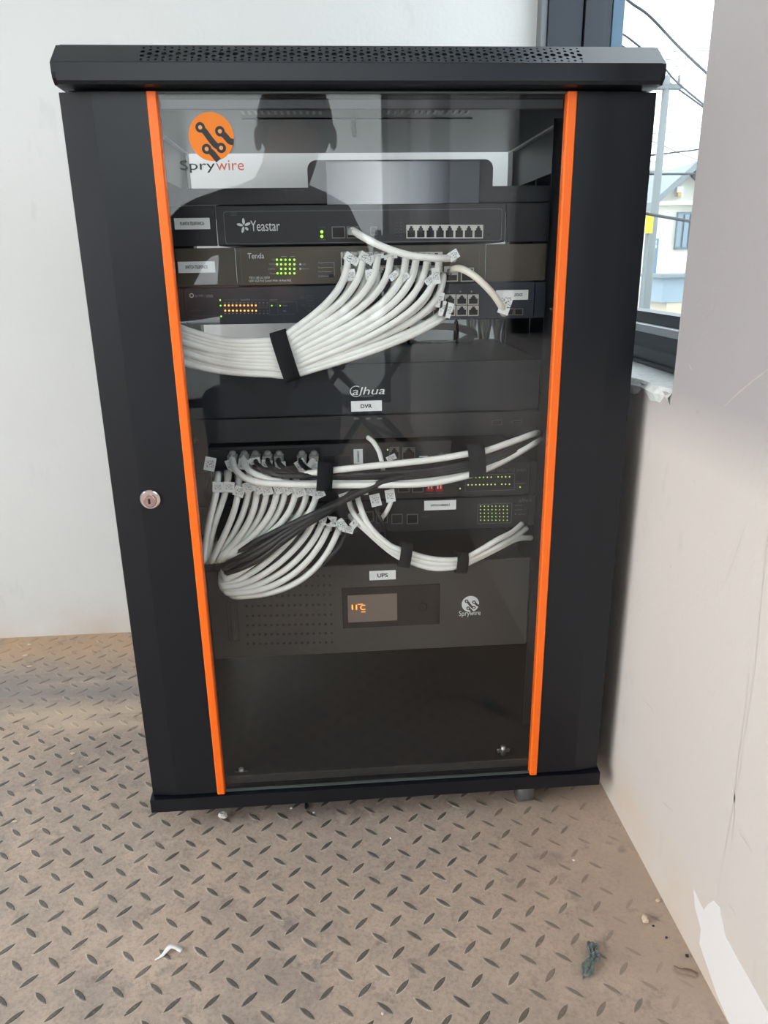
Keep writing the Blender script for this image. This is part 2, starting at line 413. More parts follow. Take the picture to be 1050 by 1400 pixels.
box('wall_back', XL, .475, YB, YB+.12, FZ-.06, ZC, M_wallB, kind='structure')
wall_cells('wall_left', [YF-.15, -2.3, -.25, YB+.12], [FZ-.06, .2, 2.1, ZC], {(1, 1)}, lambda u, w, k: (XL-.15*k, u, w), M_wallB)  # opening out of view, added to brighten the right wall
box('ceiling', XL-.15, XR+.15, YF-.15, YB+.12, ZC, ZC+.1, M_wallB, kind='structure')
SILL = .522; HEAD = 2.1
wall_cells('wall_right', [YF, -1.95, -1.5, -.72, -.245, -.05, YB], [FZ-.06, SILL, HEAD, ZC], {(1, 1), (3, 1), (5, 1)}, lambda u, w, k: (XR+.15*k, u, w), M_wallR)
wall_cells('wall_front', [XL, -.90, .24, XR+.15], [FZ-.06, FZ+.1, 2.28, ZC], {(1, 1)}, lambda u, w, k: (u, YF-.12*k, w), M_wallB)

def window(name, y0, y1, far_profile, pane):
    fr = empty(name, (XR+.1, (y0+y1)/2, SILL), kind='structure')
    # bottom rail with ledge, glazing bead and lower lip
    prof = [(.395, SILL), (.395, .545), (.400, .549), (.400, .570), (.408, .572), (.414, .572), (.414, .590), (.428, .592), (.428, .586), (.46, .586), (.46, SILL)]
    sweep('bottom_rail', prof, [lambda a, b, yy=yy: Vector((a, yy, b)) for yy in (y0, y1)], M_frame2, fr)
    box('ledge_strip', .3985, .4135, y0+.03, y1-.03, .5645, .5745, M_paper, fr)
    box('lower_lip', .388, .396, y0+.03, y1-.03, .5225, .5285, M_frame2, fr, .0015, 1)
    box('top_rail', .395, .46, y0, y1, HEAD-.06, HEAD, M_frame, fr, .002, 1)
    if far_profile:
        box('side_profile', .3255, .336, y1-.030, y1-.0005, SILL, HEAD, M_frame2, fr, .001, 1)
        box('side_profile', .336, .394, y1-.036, y1-.0005, SILL, HEAD, M_frame, fr, .001, 1)
        box('side_profile', .396, .440, y1-.042, y1-.0005, SILL, HEAD, M_frame, fr, .001, 1)
        box('glazing_bead', .442, .462, y1-.040, y1-.0005, SILL, HEAD, M_frame3, fr, .001, 1)
    else: box('side_profile', .395, .46, y1-.06, y1, SILL, HEAD, M_frame, fr, .002, 1)
    box('side_profile', .395, .46, y0, y0+.045, SILL, HEAD, M_frame, fr, .002, 1)
    if y1-y0 > 1: box('mullion', .395, .46, (y0+y1)/2-.03, (y0+y1)/2+.03, SILL, HEAD, M_frame, fr, .002, 1)
    box('pane', .432, .436, y0+.03, y1-.03, .585, HEAD-.05, pane, fr)
    return fr
win1 = window('window_1', -.05, YB, True, M_pane)
win2 = window('window_2', -.72, -.245, False, M_pane)
box('side_profile', .3255, .394, -.7195, -.69, SILL, HEAD, M_frame, win2, .001, 1)
win4 = window('window_4', -1.95, -1.5, False, M_pane2)
win3 = empty('window_3', (-.33, YF-.06, FZ+.1), kind='structure')
for x_ in (-.90, .215): box('mullion', x_, x_+.025, YF-.09, YF-.03, FZ+.1, 2.28, M_frame, win3, .002, 1)
for z_ in (FZ+.1, 2.24): box('rail', -.875, .215, YF-.09, YF-.03, z_, z_+.04, M_frame, win3, .002, 1)
box('pane', -.875, .215, YF-.064, YF-.060, FZ+.14, 2.24, M_pane2, win3)
# broken plaster sill beside the cabinet
V = []; F = []; nn = 40; random.seed(5)
for i in range(nn+1):
    y = -.048+(YB-.004+.048)*i/nn
    e = XR-.004+random.uniform(-.002, .002)+(.002*math.sin(i*1.7)); d = .013+random.uniform(-.003, .003)
    V += [(.396, y, SILL+.0015), (e+.006, y, SILL+.003+random.uniform(-.001, .001)), (e, y, SILL-.004), (e+.004, y, SILL-d), (.330, y, SILL-d-.002)]
for i in range(nn):
    for k in range(4): a = i*5+k; F.append((a, a+1, a+6, a+5))
raw('sill_plaster', V, F, M_plaster, win1)
# fresh white paint brushed low on the right wall
pp = [(948, 1215), (955, 1230), (962, 1244), (968, 1236), (976, 1231), (984, 1240), (985, 1250), (992, 1280), (1008, 1310), (1030, 1350), (1050, 1385), (1075, 1425), (1030, 1460), (1000, 1410), (980, 1360), (968, 1325), (956, 1290), (958, 1270), (950, 1240)]
pv = [atx(px, py, XR-.0006) for px, py in pp]
raw('paint_patch', [(v.x, v.y, max(v.z, FZ+.001)) for v in pv]+[(XR+.0005, v.y, max(v.z, FZ+.001)) for v in pv],
    [tuple(range(len(pv)))]+[(i, (i+1) % len(pv), len(pv)+(i+1) % len(pv), len(pv)+i) for i in range(len(pv))], mat('fresh_white_paint', C(232, 230, 230), .5, bump=(90, .25)), bpy.data.objects['wall_right'])

# old drip stains and scratches on the right wall
WR = bpy.data.objects['wall_right']
M_drip = mat('drip_stain', C(208, 200, 194), .7); M_scr = mat('scratch_mark', C(198, 189, 182), .7)
def mark(nm, L, wpx, m, seed):
    rnd = random.Random(seed); pts = catmull([atx(px, py, XR-.0003) for px, py in L], 8); V = []; n = len(pts)
    for i, p in enumerate(pts):
        w = wpx*.0009*(.35+.65*math.sin(math.pi*(i+.5)/n))*rnd.uniform(.6, 1.3); y = rnd.uniform(-.0005, .0005)
        d = (pts[min(i+1, n-1)]-pts[max(i-1, 0)]).normalized(); q = Vector((0, -d.z, d.y))
        V += [p+q*(w/2+y), p-q*(w/2-y)]
    raw(nm, V, [(2*i, 2*i+1, 2*i+3, 2*i+2) for i in range(n-1)], m, WR)
mark('drip_stain', [(1052, 700), (1046, 760), (1038, 840), (1030, 920), (1018, 1000), (1008, 1070), (996, 1130), (986, 1190), (980, 1235)], 3.0, M_drip, 1)
mark('drip_stain', [(1024, 920), (1014, 1000), (1006, 1060), (1003, 1120), (998, 1170)], 2.0, M_drip, 2)
mark('drip_stain', [(1020, 715), (1008, 750), (996, 785), (985, 808)], 1.4, M_drip, 3)
for k_, L_ in enumerate(([(905, 1095), (912, 1102), (920, 1109)], [(1011, 1140), (1019, 1150), (1028, 1165)], [(879, 955), (890, 968), (895, 976)], [(990, 555), (1030, 520), (1050, 505)], [(942, 498), (946, 506)], [(996, 1236), (1002, 1244), (1006, 1252)])):
    mark('scratch', L_, 1.6, M_scr, 10+k_)

# ================================================================== THE CABINET
cab = empty('server_cabinet', (0, .22, FZ), label='black steel server cabinet with orange trimmed glass door', category='cabinet')
HX = .300; HZ = .825; D = .45
# door: two bent steel panels, orange trims, glass
for sg in (-1, 1):
    prof = [(sg*.2155, .0), (sg*.268, .0), (sg*.2995, .0035), (sg*.3005, .006), (sg*.3005, .020), (sg*.296, .020), (sg*.2155, .018)]
    dp = sweep('door_panel', prof, [lambda a, b, zz=zz: Vector((a, b, zz)) for zz in (.0, HZ)], M_black, cab)
    t = sweep('trim_strip', [(sg*.2052, -.0005), (sg*.2062, -.0022), (sg*.2140, -.0022), (sg*.2152, -.0005), (sg*.2152, .009), (sg*.2052, .009)], [lambda a, b, zz=zz: Vector((a, b, zz)) for zz in (-.0015, HZ)], M_orange, cab)
glass = box('glass_pane', -.2050, .2050, .0015, .0055, .0005, HZ-.0005, M_glass, cab, label='clear tinted glass door pane')
# ground glass edges catch the light
M_gedge = mat('ground_glass_edge', C(84, 94, 92), .35)
box('glass_edge', -.2050, .2050, .0012, .0058, HZ-.0010, HZ+.0004, M_gedge, glass)
box('glass_edge', -.2050, .2050, .0012, .0058, -.0006, .0003, M_gedge, glass)
box('door_stile', -.2050, .2050, .010, .019, .0045, .0165, mat('door_lip', C(34, 36, 38), .3), cab, .001, 1)
box('door_stile', -.2050, .2050, .010, .019, HZ-.014, HZ-.004, MATS['door_lip'], cab, .001, 1)
# lock
lk = at(206, 682, 0)
lock = disc('lock', lk.x, lk.z, .0116, -.0045, .0, M_chrome, cab, 28, bev=.0012, label='round chrome key lock')
disc('lock_barrel', lk.x+.0004, lk.z-.0012, .0072, -.0072, -.004, mat('lock_barrel_metal', C(190, 160, 158), .25, metal=.9), lock, 24, bev=.0008)
prism('keyhole', rounded(lk.x-.0014, lk.x+.0010, lk.z-.0040, lk.z+.0022, .0010, 3), -.0075, -.0070, M_dkport, lock)

# logo on the glass
def sprywire(cx, cz, R, y, col, hole, parent, ring):
    """round badge with three cut circuit traces, laid flat on the surface"""
    def U(a, b): return (cx+R*a, cz+R*b)
    # disc
    disc('logo_disc', cx, cz, R, y, y+.0004, col, parent, 40)
    def trace(pts, r):
        V, F = [], []; n = len(pts)
        for i in range(n):
            a = Vector(pts[max(i-1, 0)]); b = Vector(pts[min(i+1, n-1)]); d = (b-a).normalized(); nrm = Vector((-d.y, d.x))
            w = r[i] if isinstance(r, list) else r
            for s_ in (1, -1): q = Vector(pts[i])+nrm*w*s_; X = U(q.x, q.y); V.append((X[0], y-.0002, X[1]))
        for i in range(n-1): F.append((2*i, 2*i+1, 2*i+3, 2*i+2))
        raw('logo_trace', V, F, hole, parent)
    def sm(P, n=6): return [(p.x, p.y) for p in catmull([Vector((a, b, 0)) for a, b in P], n)]
    trace(sm([(-.46, .38), (-.28, .22), (-.05, -.10), (.18, -.36), (.40, -.44)]), .13)
    trace(sm([(.40, .22), (.62, .02), (.80, -.18), (.97, -.22)]), .13)
    trace(sm([(-.25, -.50), (-.02, -.66), (.14, -.86), (.24, -.98)]), .13)
    for k, (a, b) in enumerate(((-.46, .38), (.40, -.46), (.40, .22), (-.25, -.50))):
        q = U(a, b); disc('logo_node', q[0], q[1], R*.215, y-.0003, y, hole, parent, 20); disc('logo_dot', q[0], q[1], R*(.09 if ring else .11), y-.0005, y-.0002, ring, parent, 12)
M_logoO = mat('orange_decal', C(228, 122, 10), .5); M_logoK = mat('black_decal', (.012, .013, .014), .5); M_logoD = mat('tan_decal', C(216, 150, 96), .5)
lg = at(289, 187, .0008)
sprywire(lg.x, lg.z, .0222, .0006, M_logoO, M_logoK, glass, M_logoD)
a0 = at(247, 236.5, .0008); a1 = at(293.5, 219, .0008); text('logo_text', 'Spry', a0.x, a1.x, a0.z, a1.z, .0006, M_logoK, glass)
a0 = at(296, 233, .0008); a1 = at(333, 219, .0008); text('logo_text', 'wire', a0.x, a1.x, a0.z, a1.z, .0006, mat('red_decal', C(176, 84, 52), .5), glass)

# lid with perforated sloping front strip
LX = .2965; LF = -.022; zb, zf, zt = .8275, .8455, .8655; ys = LF+.026
lid = sweep('lid', [(LF+.002, zb), (LF, zb+.003), (LF, zf), (LF+.0005, zf+.0005), (LF+.004, zf+.0005), (LF+.010, zf-.006), (LF+.010, zb+.0015), (LF+.03, zb+.0015), (LF+.03, zb)], [lambda a, b, xx=xx: Vector((xx, a, b)) for xx in (-LX+.004, LX-.004)], M_black, cab)
for sg in (-1, 1):
    x0, x1 = sg*(LX-.0041), sg*LX
    sweep('lid_cheek', [(LF+.006, zb), (LF+.001, zb+.005), (LF, zb+.010), (LF, zf), (ys, zt), (D, zt), (D, zb), (.02, zb)], [lambda a, b, xx=xx: Vector((xx, a, b)) for xx in (x0, x1)], M_black, cab)
box('lid_top', -LX+.004, LX-.004, ys+.0002, D, zt-.0012, zt-.0002, M_black, cab)
# neck between lid and body
box('neck', -.287, .287, .012, .0225, HZ-.006, zb+.001, mat('neck_shadow_gap_steel', (.008, .009, .010), .6), cab)
for sg in (-1, 1): box('neck_side', sg*.259, sg*.287, .0230, D-.004, HZ-.006, zb+.001, MATS['neck_shadow_gap_steel'], cab)
box('neck_cover', -.2585, .2585, .0230, D-.004, zb+.0002, zb+.0014, MATS['neck_shadow_gap_steel'], cab)
def slope(x, t, off=0.0):
    """t 0..1 up the strip"""
    n = Vector((0, -(zt-zf), ys-LF)).normalized()
    return Vector((x, LF+(ys-LF)*t, zf+(zt-zf)*t))+n*off
def perforated():
    x0, x1 = -.2165, .2155; NC = 64; cw = (x1-x0)/NC; Lg = math.hypot(ys-LF, zt-zf)
    bm = bmesh.new()
    def quad(pts): bm.faces.new([bm.verts.new(slope(x, t)) for x, t in pts])
    quad([(-LX+.004, 0), (x0, 0), (x0, 1), (-LX+.004, 1)]); quad([(x1, 0), (LX-.004, 0), (LX-.004, 1), (x1, 1)])
    for c in range(NC):
        xa = x0+cw*c; xb = xa+cw; xm = (xa+xb)/2
        if c % 2 == 0: rows = [(.14, .0015), (.36, .0023), (.60, .0023), (.82, .0015)]
        else: rows = [(.10, .0011), (.26, .0017), (.48, .0029), (.71, .0017), (.88, .0011)]
        edges = [0]+[(rows[i][0]+rows[i+1][0])/2 for i in range(len(rows)-1)]+[1]
        for (tc_, r), ta, tb in zip(rows, edges[:-1], edges[1:]):
            fit = min(r, cw*.46)
            cell = [(xa, ta), (xm, ta), (xb, ta), (xb, tc_), (xb, tb), (xm, tb), (xa, tb), (xa, tc_)]
            ang = [-135, -90, -45, 0, 45, 90, 135, 180]
            hole = [(xm+fit*math.cos(math.radians(a)), tc_+r/Lg*math.sin(math.radians(a))) for a in ang]
            for i in range(8):
                j = (i+1) % 8; quad([cell[i], cell[j], hole[j], hole[i]])
    bmesh.ops.remove_doubles(bm, verts=bm.verts, dist=1e-6)
    o = from_bm('perforated_strip', bm, M_black, cab)
    m = o.modifiers.new('s', 'SOLIDIFY'); m.thickness = .0009; m.offset = 0
    return o
perforated()
# carcass
for sg in (-1, 1):
    box('side_panel', sg*.2985, sg*.2965, .021, D, -.001, HZ-.007, mat('grey_black_side_panel', (.03, .032, .036), .3), cab)
    box('top_rail', sg*.2560, sg*.2580, .03, D-.002, .772, .8255, M_inner, cab)
    box('light_leak_strip', sg*.2492, sg*.2556, .03, D-.002, .8236, .8260, mat('light_leak_white', C(244, 246, 246), .5), cab)  # white strip standing in for light leaking along the top plate seam
    sweep('rear_post', [(sg*.2500, D-.03), (sg*.2520, D-.03), (sg*.2520, D-.002), (sg*.2960, D-.002), (sg*.2960, D), (sg*.2500, D)], [lambda a, b, zz=zz: Vector((a, b, zz)) for zz in (.0, .8235)], M_inner, cab)
    sweep('mounting_rail', [(sg*.2225, .1040), (sg*.2460, .1040), (sg*.2460, .085), (sg*.2480, .085), (sg*.2480, .1060), (sg*.2225, .1060)], [lambda a, b, zz=zz: Vector((a, b, zz)) for zz in (.004, .818)], M_inner, cab)
top = box('top_plate', -.249, .249, .024, D-.001, .8262, .8274, mat('satin_black_top', (.012, .013, .016), .32), cab)
for a, b, n_ in ((-.131, -.046, 13), (.030, .120, 13)):
    for k in range(n_):
        x = a+(b-a)*k/(n_-1)
        box('louvre', x-.0016, x+.0016, .082, .104, .8222, .8266, mat('grey_louvre', C(150, 152, 154), .35, metal=.4), top)
box('slot_lip', -.138, .136, .1515, .1535, .8252, .8264, M_dkport, top)
hk = at(483, 150, .15)
tube('hook', [Vector((hk.x, .15, .8264)), Vector((hk.x, .149, .815)), Vector((hk.x+.001, .145, .806))], .003, M_inner, top)
sweep('base', [(-.004, -.0225), (-.004, -.003), (.012, -.0012), (D, -.0012), (D, -.0225)], [lambda a, b, xx=xx: Vector((xx, a, b)) for xx in (-.3025, .3025)], M_black, cab)
box('base_plate', -.293, .293, .021, D-.002, -.0011, .0022, M_inner, cab)
for px, py in ((330, 1056), (688, 1025)):
    q = atz(px, py, .010)
    bo = tube('bolt', [Vector((q.x, q.y, .0022)), Vector((q.x, q.y, .016))], .0035, M_zinc, cab, 10)
    box('wing_nut', q.x-.009, q.x+.009, q.y-.002, q.y+.002, .006, .012, M_pmetal, bo, .001, 1)
for x, y in ((.205, .024), (-.203, .10), (.203, .40), (-.203, .40)):
    cs = tube('caster', [Vector((x-.011, y, FZ+.0165)), Vector((x+.011, y, FZ+.0165))], .0165, M_rubber, cab, 20)
    box('caster_fork', x-.014, x+.014, y-.012, y+.012, FZ+.0325, -.0225, M_pmetal, cs, .001, 1)

# ================================================================== EQUIPMENT
SP = .10                       # front plane of the rack ears
def X(px, py, Y=SP): return at(px, py, Y).x
def Z(px, py, Y=SP): return at(px, py, Y).z
def rect(px0, py0, px1, py1, Y=SP):
    a = at(px0, (py0+py1)/2, Y); b = at(px1, (py0+py1)/2, Y); c = at((px0+px1)/2, py0, Y); d = at((px0+px1)/2, py1, Y)
    return a.x, b.x, d.z, c.z
def sticker(parent, px0, py0, px1, py1, s, Y, tx=(.16, .84), tz=(.36, .66), vert=False):
    x0, x1, z0, z1 = rect(px0, py0, px1, py1, Y)
    st = box('sticker', x0, x1, Y-.0006, Y, z0, z1, M_paper, parent)
    w, h = x1-x0, z1-z0
    text('sticker_text', s, x0+w*tx[0], x0+w*tx[1], z0+h*tz[0], z0+h*tz[1], Y-.0008, M_ink, st, vert=vert, right_of=.025)
    return st
def ptext(parent, s, px0, py0, px1, py1, Y, m=M_grey_ink, **k):
    x0, x1, z0, z1 = rect(px0, py0, px1, py1, Y); return text('printed_text', s, x0, x1, z0, z1, Y-.0003, m, parent, **k)
def port(parent, px0, py0, px1, py1, Y, rim=M_metal, notch=True, t=.0012):
    x0, x1, z0, z1 = rect(px0, py0, px1, py1, Y)
    if notch:
        xi0, xi1, zi0, zi1 = x0+t, x1-t, z0+t, z1-t; w = xi1-xi0; h = zi1-zi0
        inn = [(xi0, zi0), (xi1, zi0), (xi1, zi0+h*.62), (xi0+w*.80, zi0+h*.62), (xi0+w*.80, zi0+h*.82), (xi0+w*.66, zi0+h*.82), (xi0+w*.66, zi1), (xi0+w*.34, zi1), (xi0+w*.34, zi0+h*.82), (xi0+w*.20, zi0+h*.82), (xi0+w*.20, zi0+h*.62), (xi0, zi0+h*.62)]
        out = [(x0, z0), (x1, z0), (x1, zi0+h*.62), (x1, z0+h*.8), (x1, z1), (xi0+w*.66, z1), (xi0+w*.6, z1), (xi0+w*.4, z1), (xi0+w*.34, z1), (x0, z1), (x0, z0+h*.8), (x0, zi0+h*.62)]
    else:
        inn = [(x0+t, z0+t), (x1-t, z0+t), (x1-t, z1-t), (x0+t, z1-t)]; out = [(x0, z0), (x1, z0), (x1, z1), (x0, z1)]
    n = len(inn); V = [(x, Y-.0012, z) for x, z in out]+[(x, Y-.0012, z) for x, z in inn]+[(x, Y-.0004, z) for x, z in inn]+[(x, Y-.0001, z) for x, z in out]
    F = []; I = []
    for i in range(n):
        j = (i+1) % n; F.append((i, j, n+j, n+i)); I.append(0); F.append((n+i, n+j, 2*n+j, 2*n+i)); I.append(1); F.append((3*n+i, 3*n+j, j, i)); I.append(0)
    F.append(tuple(range(2*n, 3*n))); I.append(1)
    return raw('port', V, F, [rim, M_dkport], parent, idx=I)
def leds(parent, pxs, Y, m, r=.0010, name='indicator_lights'):
    return dots(name, [(X(a, b, Y), Z(a, b, Y)) for a, b in pxs], r, Y-.0012, Y-.0001, m, parent, kind='stuff')
def lines(parent, segs, Y, m=M_grey_ink, w=.0006, name='printed_lines'):
    R_ = []
    for a, b, c, d in segs:
        x0, z0 = X(a, b, Y), Z(a, b, Y); x1, z1 = X(c, d, Y), Z(c, d, Y)
        R_.append((min(x0, x1)-w/2, max(x0, x1)+w/2, min(z0, z1)-w/2, max(z0, z1)+w/2) if (abs(x0-x1) > 1e-9 or True) else None)
    R_ = []
    for a, b, c, d in segs:
        p, q = at(a, b, Y), at(c, d, Y)
        if abs(c-a) >= abs(d-b): zc = (p.z+q.z)/2; R_.append((min(p.x, q.x), max(p.x, q.x), zc-w/2, zc+w/2))
        else: xc = (p.x+q.x)/2; R_.append((xc-w/2, xc+w/2, min(p.z, q.z), max(p.z, q.z)))
    return many_boxes(name, R_, Y-.0003, Y-.0001, m, parent, kind='stuff')

# --- top shelf and the router standing on it
sh = empty('rack_shelf', (0, .2, .7288), label='plain black rack shelf with a raised front lip above the telephone exchange', category='shelf')
prism('front_lip', rounded(-.2218, .2218, .7290, .7462, .003), SP, SP+.002, M_dev, sh)
box('tray', -.2150, .2150, SP+.002, SP+.30, .7296, .7310, M_dev, sh)
rx0, rx1 = X(421, 240, .14), X(668, 240, .14); rz = Z(545, 222, .14)
ro = empty('router', ((rx0+rx1)/2, .19, .7312), label='black wireless router with grey front panel, topmost on the shelf', category='router')
prism('housing', rounded(rx0, rx1, .7312, rz, .010, 5), .115, .25, mat('router_plastic', (.012, .012, .014), .35), ro)
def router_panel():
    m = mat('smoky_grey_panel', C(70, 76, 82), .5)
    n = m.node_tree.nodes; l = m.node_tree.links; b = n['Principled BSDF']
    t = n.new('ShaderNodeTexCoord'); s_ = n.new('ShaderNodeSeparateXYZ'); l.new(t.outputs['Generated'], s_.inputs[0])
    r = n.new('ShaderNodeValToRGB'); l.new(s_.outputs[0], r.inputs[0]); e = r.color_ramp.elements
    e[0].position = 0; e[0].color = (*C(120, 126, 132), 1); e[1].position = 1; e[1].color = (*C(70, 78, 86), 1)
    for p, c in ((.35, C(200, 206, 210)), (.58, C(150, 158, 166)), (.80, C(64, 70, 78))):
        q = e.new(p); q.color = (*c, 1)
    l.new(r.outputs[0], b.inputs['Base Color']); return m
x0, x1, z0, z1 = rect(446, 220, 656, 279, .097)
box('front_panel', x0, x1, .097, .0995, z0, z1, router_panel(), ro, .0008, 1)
box('panel_bracket', x0+.01, x1-.01, .0995, .1155, z1-.010, z1-.004, MATS['router_plastic'], ro)

# --- telephone exchange
zt_, zb_ = .7276, .6842
ex = empty('telephone_exchange', (0, .2, zb_), label='black telephone exchange unit with white flower logo below the shelf', category='network device')
xl, xr = X(297, 310), X(690, 310)
box('housing', xl, xr, SP-.003, SP+.20, zb_+.0002, zt_, M_dev, ex, .0008, 1)
box('rack_ear', -.2215, xl-.0012, SP, SP+.002, zb_+.0002, zt_, M_dev, ex, .0006, 1)
box('rack_ear', xr+.0012, .2205, SP, SP+.002, zb_+.0002, zt_, M_dev, ex, .0006, 1)
Y = SP-.003
a = rect(306.5, 287, 686, 331.5, Y); outline_ring('panel_outline', rounded(a[0], a[1], a[2], a[3], .003), .0006, Y-.0004, Y-.0001, mat('panel_line', C(104, 108, 112), .4), ex)
sticker(ex, 238.5, 298, 287, 313.5, 'PLANTA TELEFONICA', SP)
ptext(ex, 'S50', 315.5, 290, 323.5, 295, Y, M_dim_ink)
ptext(ex, 'Yeastar', 342.5, 301.5, 382.5, 316, Y, M_wht_ink)
fc = at(333.5, 308.5, Y)
for k, ang in enumerate((92, 20, 168, 252, 312)):
    ca, sa = math.cos(math.radians(ang)), math.sin(math.radians(ang)); Lp = .0036 if k != 4 else .0022
    o_ = [(fc.x+ca*(.0046+Lp*math.cos(t_))-sa*.0015*math.sin(t_), fc.z+sa*(.0046+Lp*math.cos(t_))+ca*.0015*math.sin(t_)) for t_ in [2*math.pi*i/12 for i in range(12)]]
    prism('logo_petal', o_, Y-.0004, Y-.0001, M_wht_ink, ex)
leds(ex, [(440, 317), (440, 323.2)], Y, M_green, .0018)
ptext(ex, 'POWER', 435, 310, 445, 311.6, Y, M_dim_ink); ptext(ex, 'SYSTEM', 435, 327, 446, 328.8, Y, M_dim_ink)
port(ex, 453.5, 309.5, 472, 326, Y, M_pmetal, False); port(ex, 474, 309.5, 490, 326, Y, M_pmetal, False)
a = rect(506.5, 310, 515.5, 321.5, Y); outline_ring('card_slot', rounded(a[0], a[1], a[2], a[3], .0006, 2), .0006, Y-.0004, Y-.0001, M_grey_ink, ex)
leds(ex, [(511, 316)], Y, M_grey_ink, .0008, 'slot_mark')
leds(ex, [(x_, y_) for x_ in (542.5, 548.5) for y_ in (300, 304.5, 309, 313.5, 318, 322)], Y, M_dim_ink, .0007)
for k in range(8): port(ex, 555.5+13.1*k, 307.5, 568.6+13.1*k, 326, Y)
leds(ex, [(668, 321)], Y, M_dkport, .0012, 'reset_hole')

# --- bronze switch
zt_, zb_ = .6825, .6394
tn = empty('network_switch', (0, .2, zb_), label='bronze brown network switch with green lamp grid and many white cables', category='switch')
xl, xr = X(323.5, 365), X(663, 365)
box('housing', xl, xr, SP-.002, SP+.20, zb_+.0002, zt_, M_bronze, tn, .0008, 1)
box('rack_ear', -.2212, xl-.0010, SP, SP+.002, zb_+.0004, zt_-.0004, M_bronze, tn, .0005, 1)
box('rack_ear', xr+.0010, .2200, SP, SP+.002, zb_+.0004, zt_-.0004, M_bronze, tn, .0005, 1)
Y = SP-.002
sticker(tn, 243.5, 357.5, 294, 373, 'SWITCH TELEFONOS', SP, (.2, .8))
ptext(tn, 'Tenda', 338.5, 346, 361, 353.5, Y, M_wht_ink)
ptext(tn, 'TEF1118P-16-150W', 340.5, 378.2, 369, 381.4, Y, M_wht_ink); ptext(tn, '16FE+2GE PoE Switch With 16-Port PoE', 340.5, 382.2, 398, 385.2, Y, M_wht_ink)
leds(tn, [(x_, y_) for x_ in (384.4, 390.3, 396.2, 402.4) for y_ in (355.2, 361.4, 367.6, 373.8)]+[(378.6, 355.2), (378.8, 361.4), (379.4, 373.8)], Y, M_green, .0012)
lines(tn, [(384, 350.5, 392, 350.5), (397, 350.5, 403, 350.5), (443, 359, 457, 359), (457, 359, 457, 377), (443, 365.5, 455, 365.5), (443, 371.5, 453, 371.5), (443, 377.5, 449, 377.5)], Y)
for s, a, b in (('PoE-Max', 369, 361), ('Link/Act', 368, 367.4), ('Power', 370, 373.8), ('1G', 373, 355)): ptext(tn, s, a-1, b-1.3, a+8 if s != '1G' else a+3, b+1.3, Y)
for s, b in (('Auto', 359), ('Extend', 365.5), ('Priority', 371.5), ('VLAN', 377.5)): ptext(tn, s, 435, b-1.4, 442.5, b+1.4, Y)
leds(tn, [(410.5, 361.3), (410.5, 367.5)], Y, M_wht_ink, .0012, 'legend_dots')
ptext(tn, 'LED', 413, 360, 418, 362.6, Y); ptext(tn, 'Speed', 413, 366.3, 422, 368.9, Y)
box('dip_switch', *rect(450, 375, 456, 379.5, Y)[:2], Y-.0008, Y, *rect(450, 375, 456, 379.5, Y)[2:], M_dkport, tn)
for k in range(8):
    for r_ in (0, 1): port(tn, 466+17.4*k, 344.5+20.5*r_, 483+17.4*k, 364.5+20.5*r_, Y, M_metal)
port(tn, 607, 364, 626, 385, Y); port(tn, 630, 366, 647.5, 385, Y, M_metal, False)
lines(tn, [(655, 341, 655, 388), (330, 341, 330, 388)], Y, M_dim_ink, .0007, 'panel_creases')
ptext(tn, 'Uplink', 632, 360.5, 646, 363, Y, M_dim_ink)

# --- slate blue switch
zt_, zb_ = .6382, .5950
tp = empty('network_switch', (0, .2, zb_), label='slate black network switch with two rows of amber lamps', category='switch')
box('housing', -.2145, .2075, SP-.002, SP+.20, zb_+.0003, zt_, M_tpblue, tp, .0008, 1)
box('rack_ear', -.2228, -.2150, SP, SP+.002, zb_+.0006, zt_-.0004, M_tpblue, tp, .0005, 1); box('rack_ear', .2080, .2222, SP, SP+.002, zb_+.0006, zt_-.0004, M_tpblue, tp, .0005, 1)
Y = SP-.002
ptext(tp, 'tp-link', 266.5, 402, 278.5, 407, Y); ptext(tp, '/ omada', 279.5, 401.5, 291, 406.5, Y)
lp = at(262, 404, Y); outline_ring('logo_ring', [(lp.x+.0026*math.cos(2*math.pi*i/16), lp.z+.0026*math.sin(2*math.pi*i/16)) for i in range(16)], .0010, Y-.0004, Y-.0001, M_wht_ink, tp)
ptext(tp, 'DS1018GMP', 261, 423.5, 274, 426, Y, M_dim_ink); ptext(tp, 'Gigabit 18-Port Desktop', 261.5, 431, 295, 433.4, Y, M_dim_ink); ptext(tp, 'Switch with PoE', 261.5, 434.3, 281, 436.4, Y, M_dim_ink)
leds(tp, [(307.5+5.27*k, 417.6) for k in range(9)]+[(308+5.27*k, 424.8) for k in range(9)], Y, M_amber, .0011)
leds(tp, [(301, 410.3), (301.6, 417.9), (302.4, 432.5), (371.6, 417.9), (383, 417.9)], Y, M_green, .0009)
leds(tp, [(355+5.2*k, 417.6) for k in range(3)]+[(355.4+5.2*k, 424.8) for k in range(3)]+[(377, 417.6)], Y, M_dim_ink, .0006)
lines(tp, [(306, 410, 326, 410), (344, 410, 366, 410), (303, 421.2, 366, 421.2), (368.5, 412.5, 368.5, 430.5), (380, 412.5, 380, 430.5), (368.5, 412.5, 380, 412.5), (368.5, 430.5, 380, 430.5), (382, 412.5, 406, 412.5), (406, 412.5, 406, 427), (382, 429.5, 404, 429.5)], Y, M_dim_ink, .0005)
lines(tp, [(307.5+5.27*k-.8, 414, 307.5+5.27*k+.8, 414) for k in range(12)]+[(308+5.27*k-.8, 428.6, 308+5.27*k+.8, 428.6) for k in range(12)], Y, M_grey_ink, .0008, 'port_numbers')
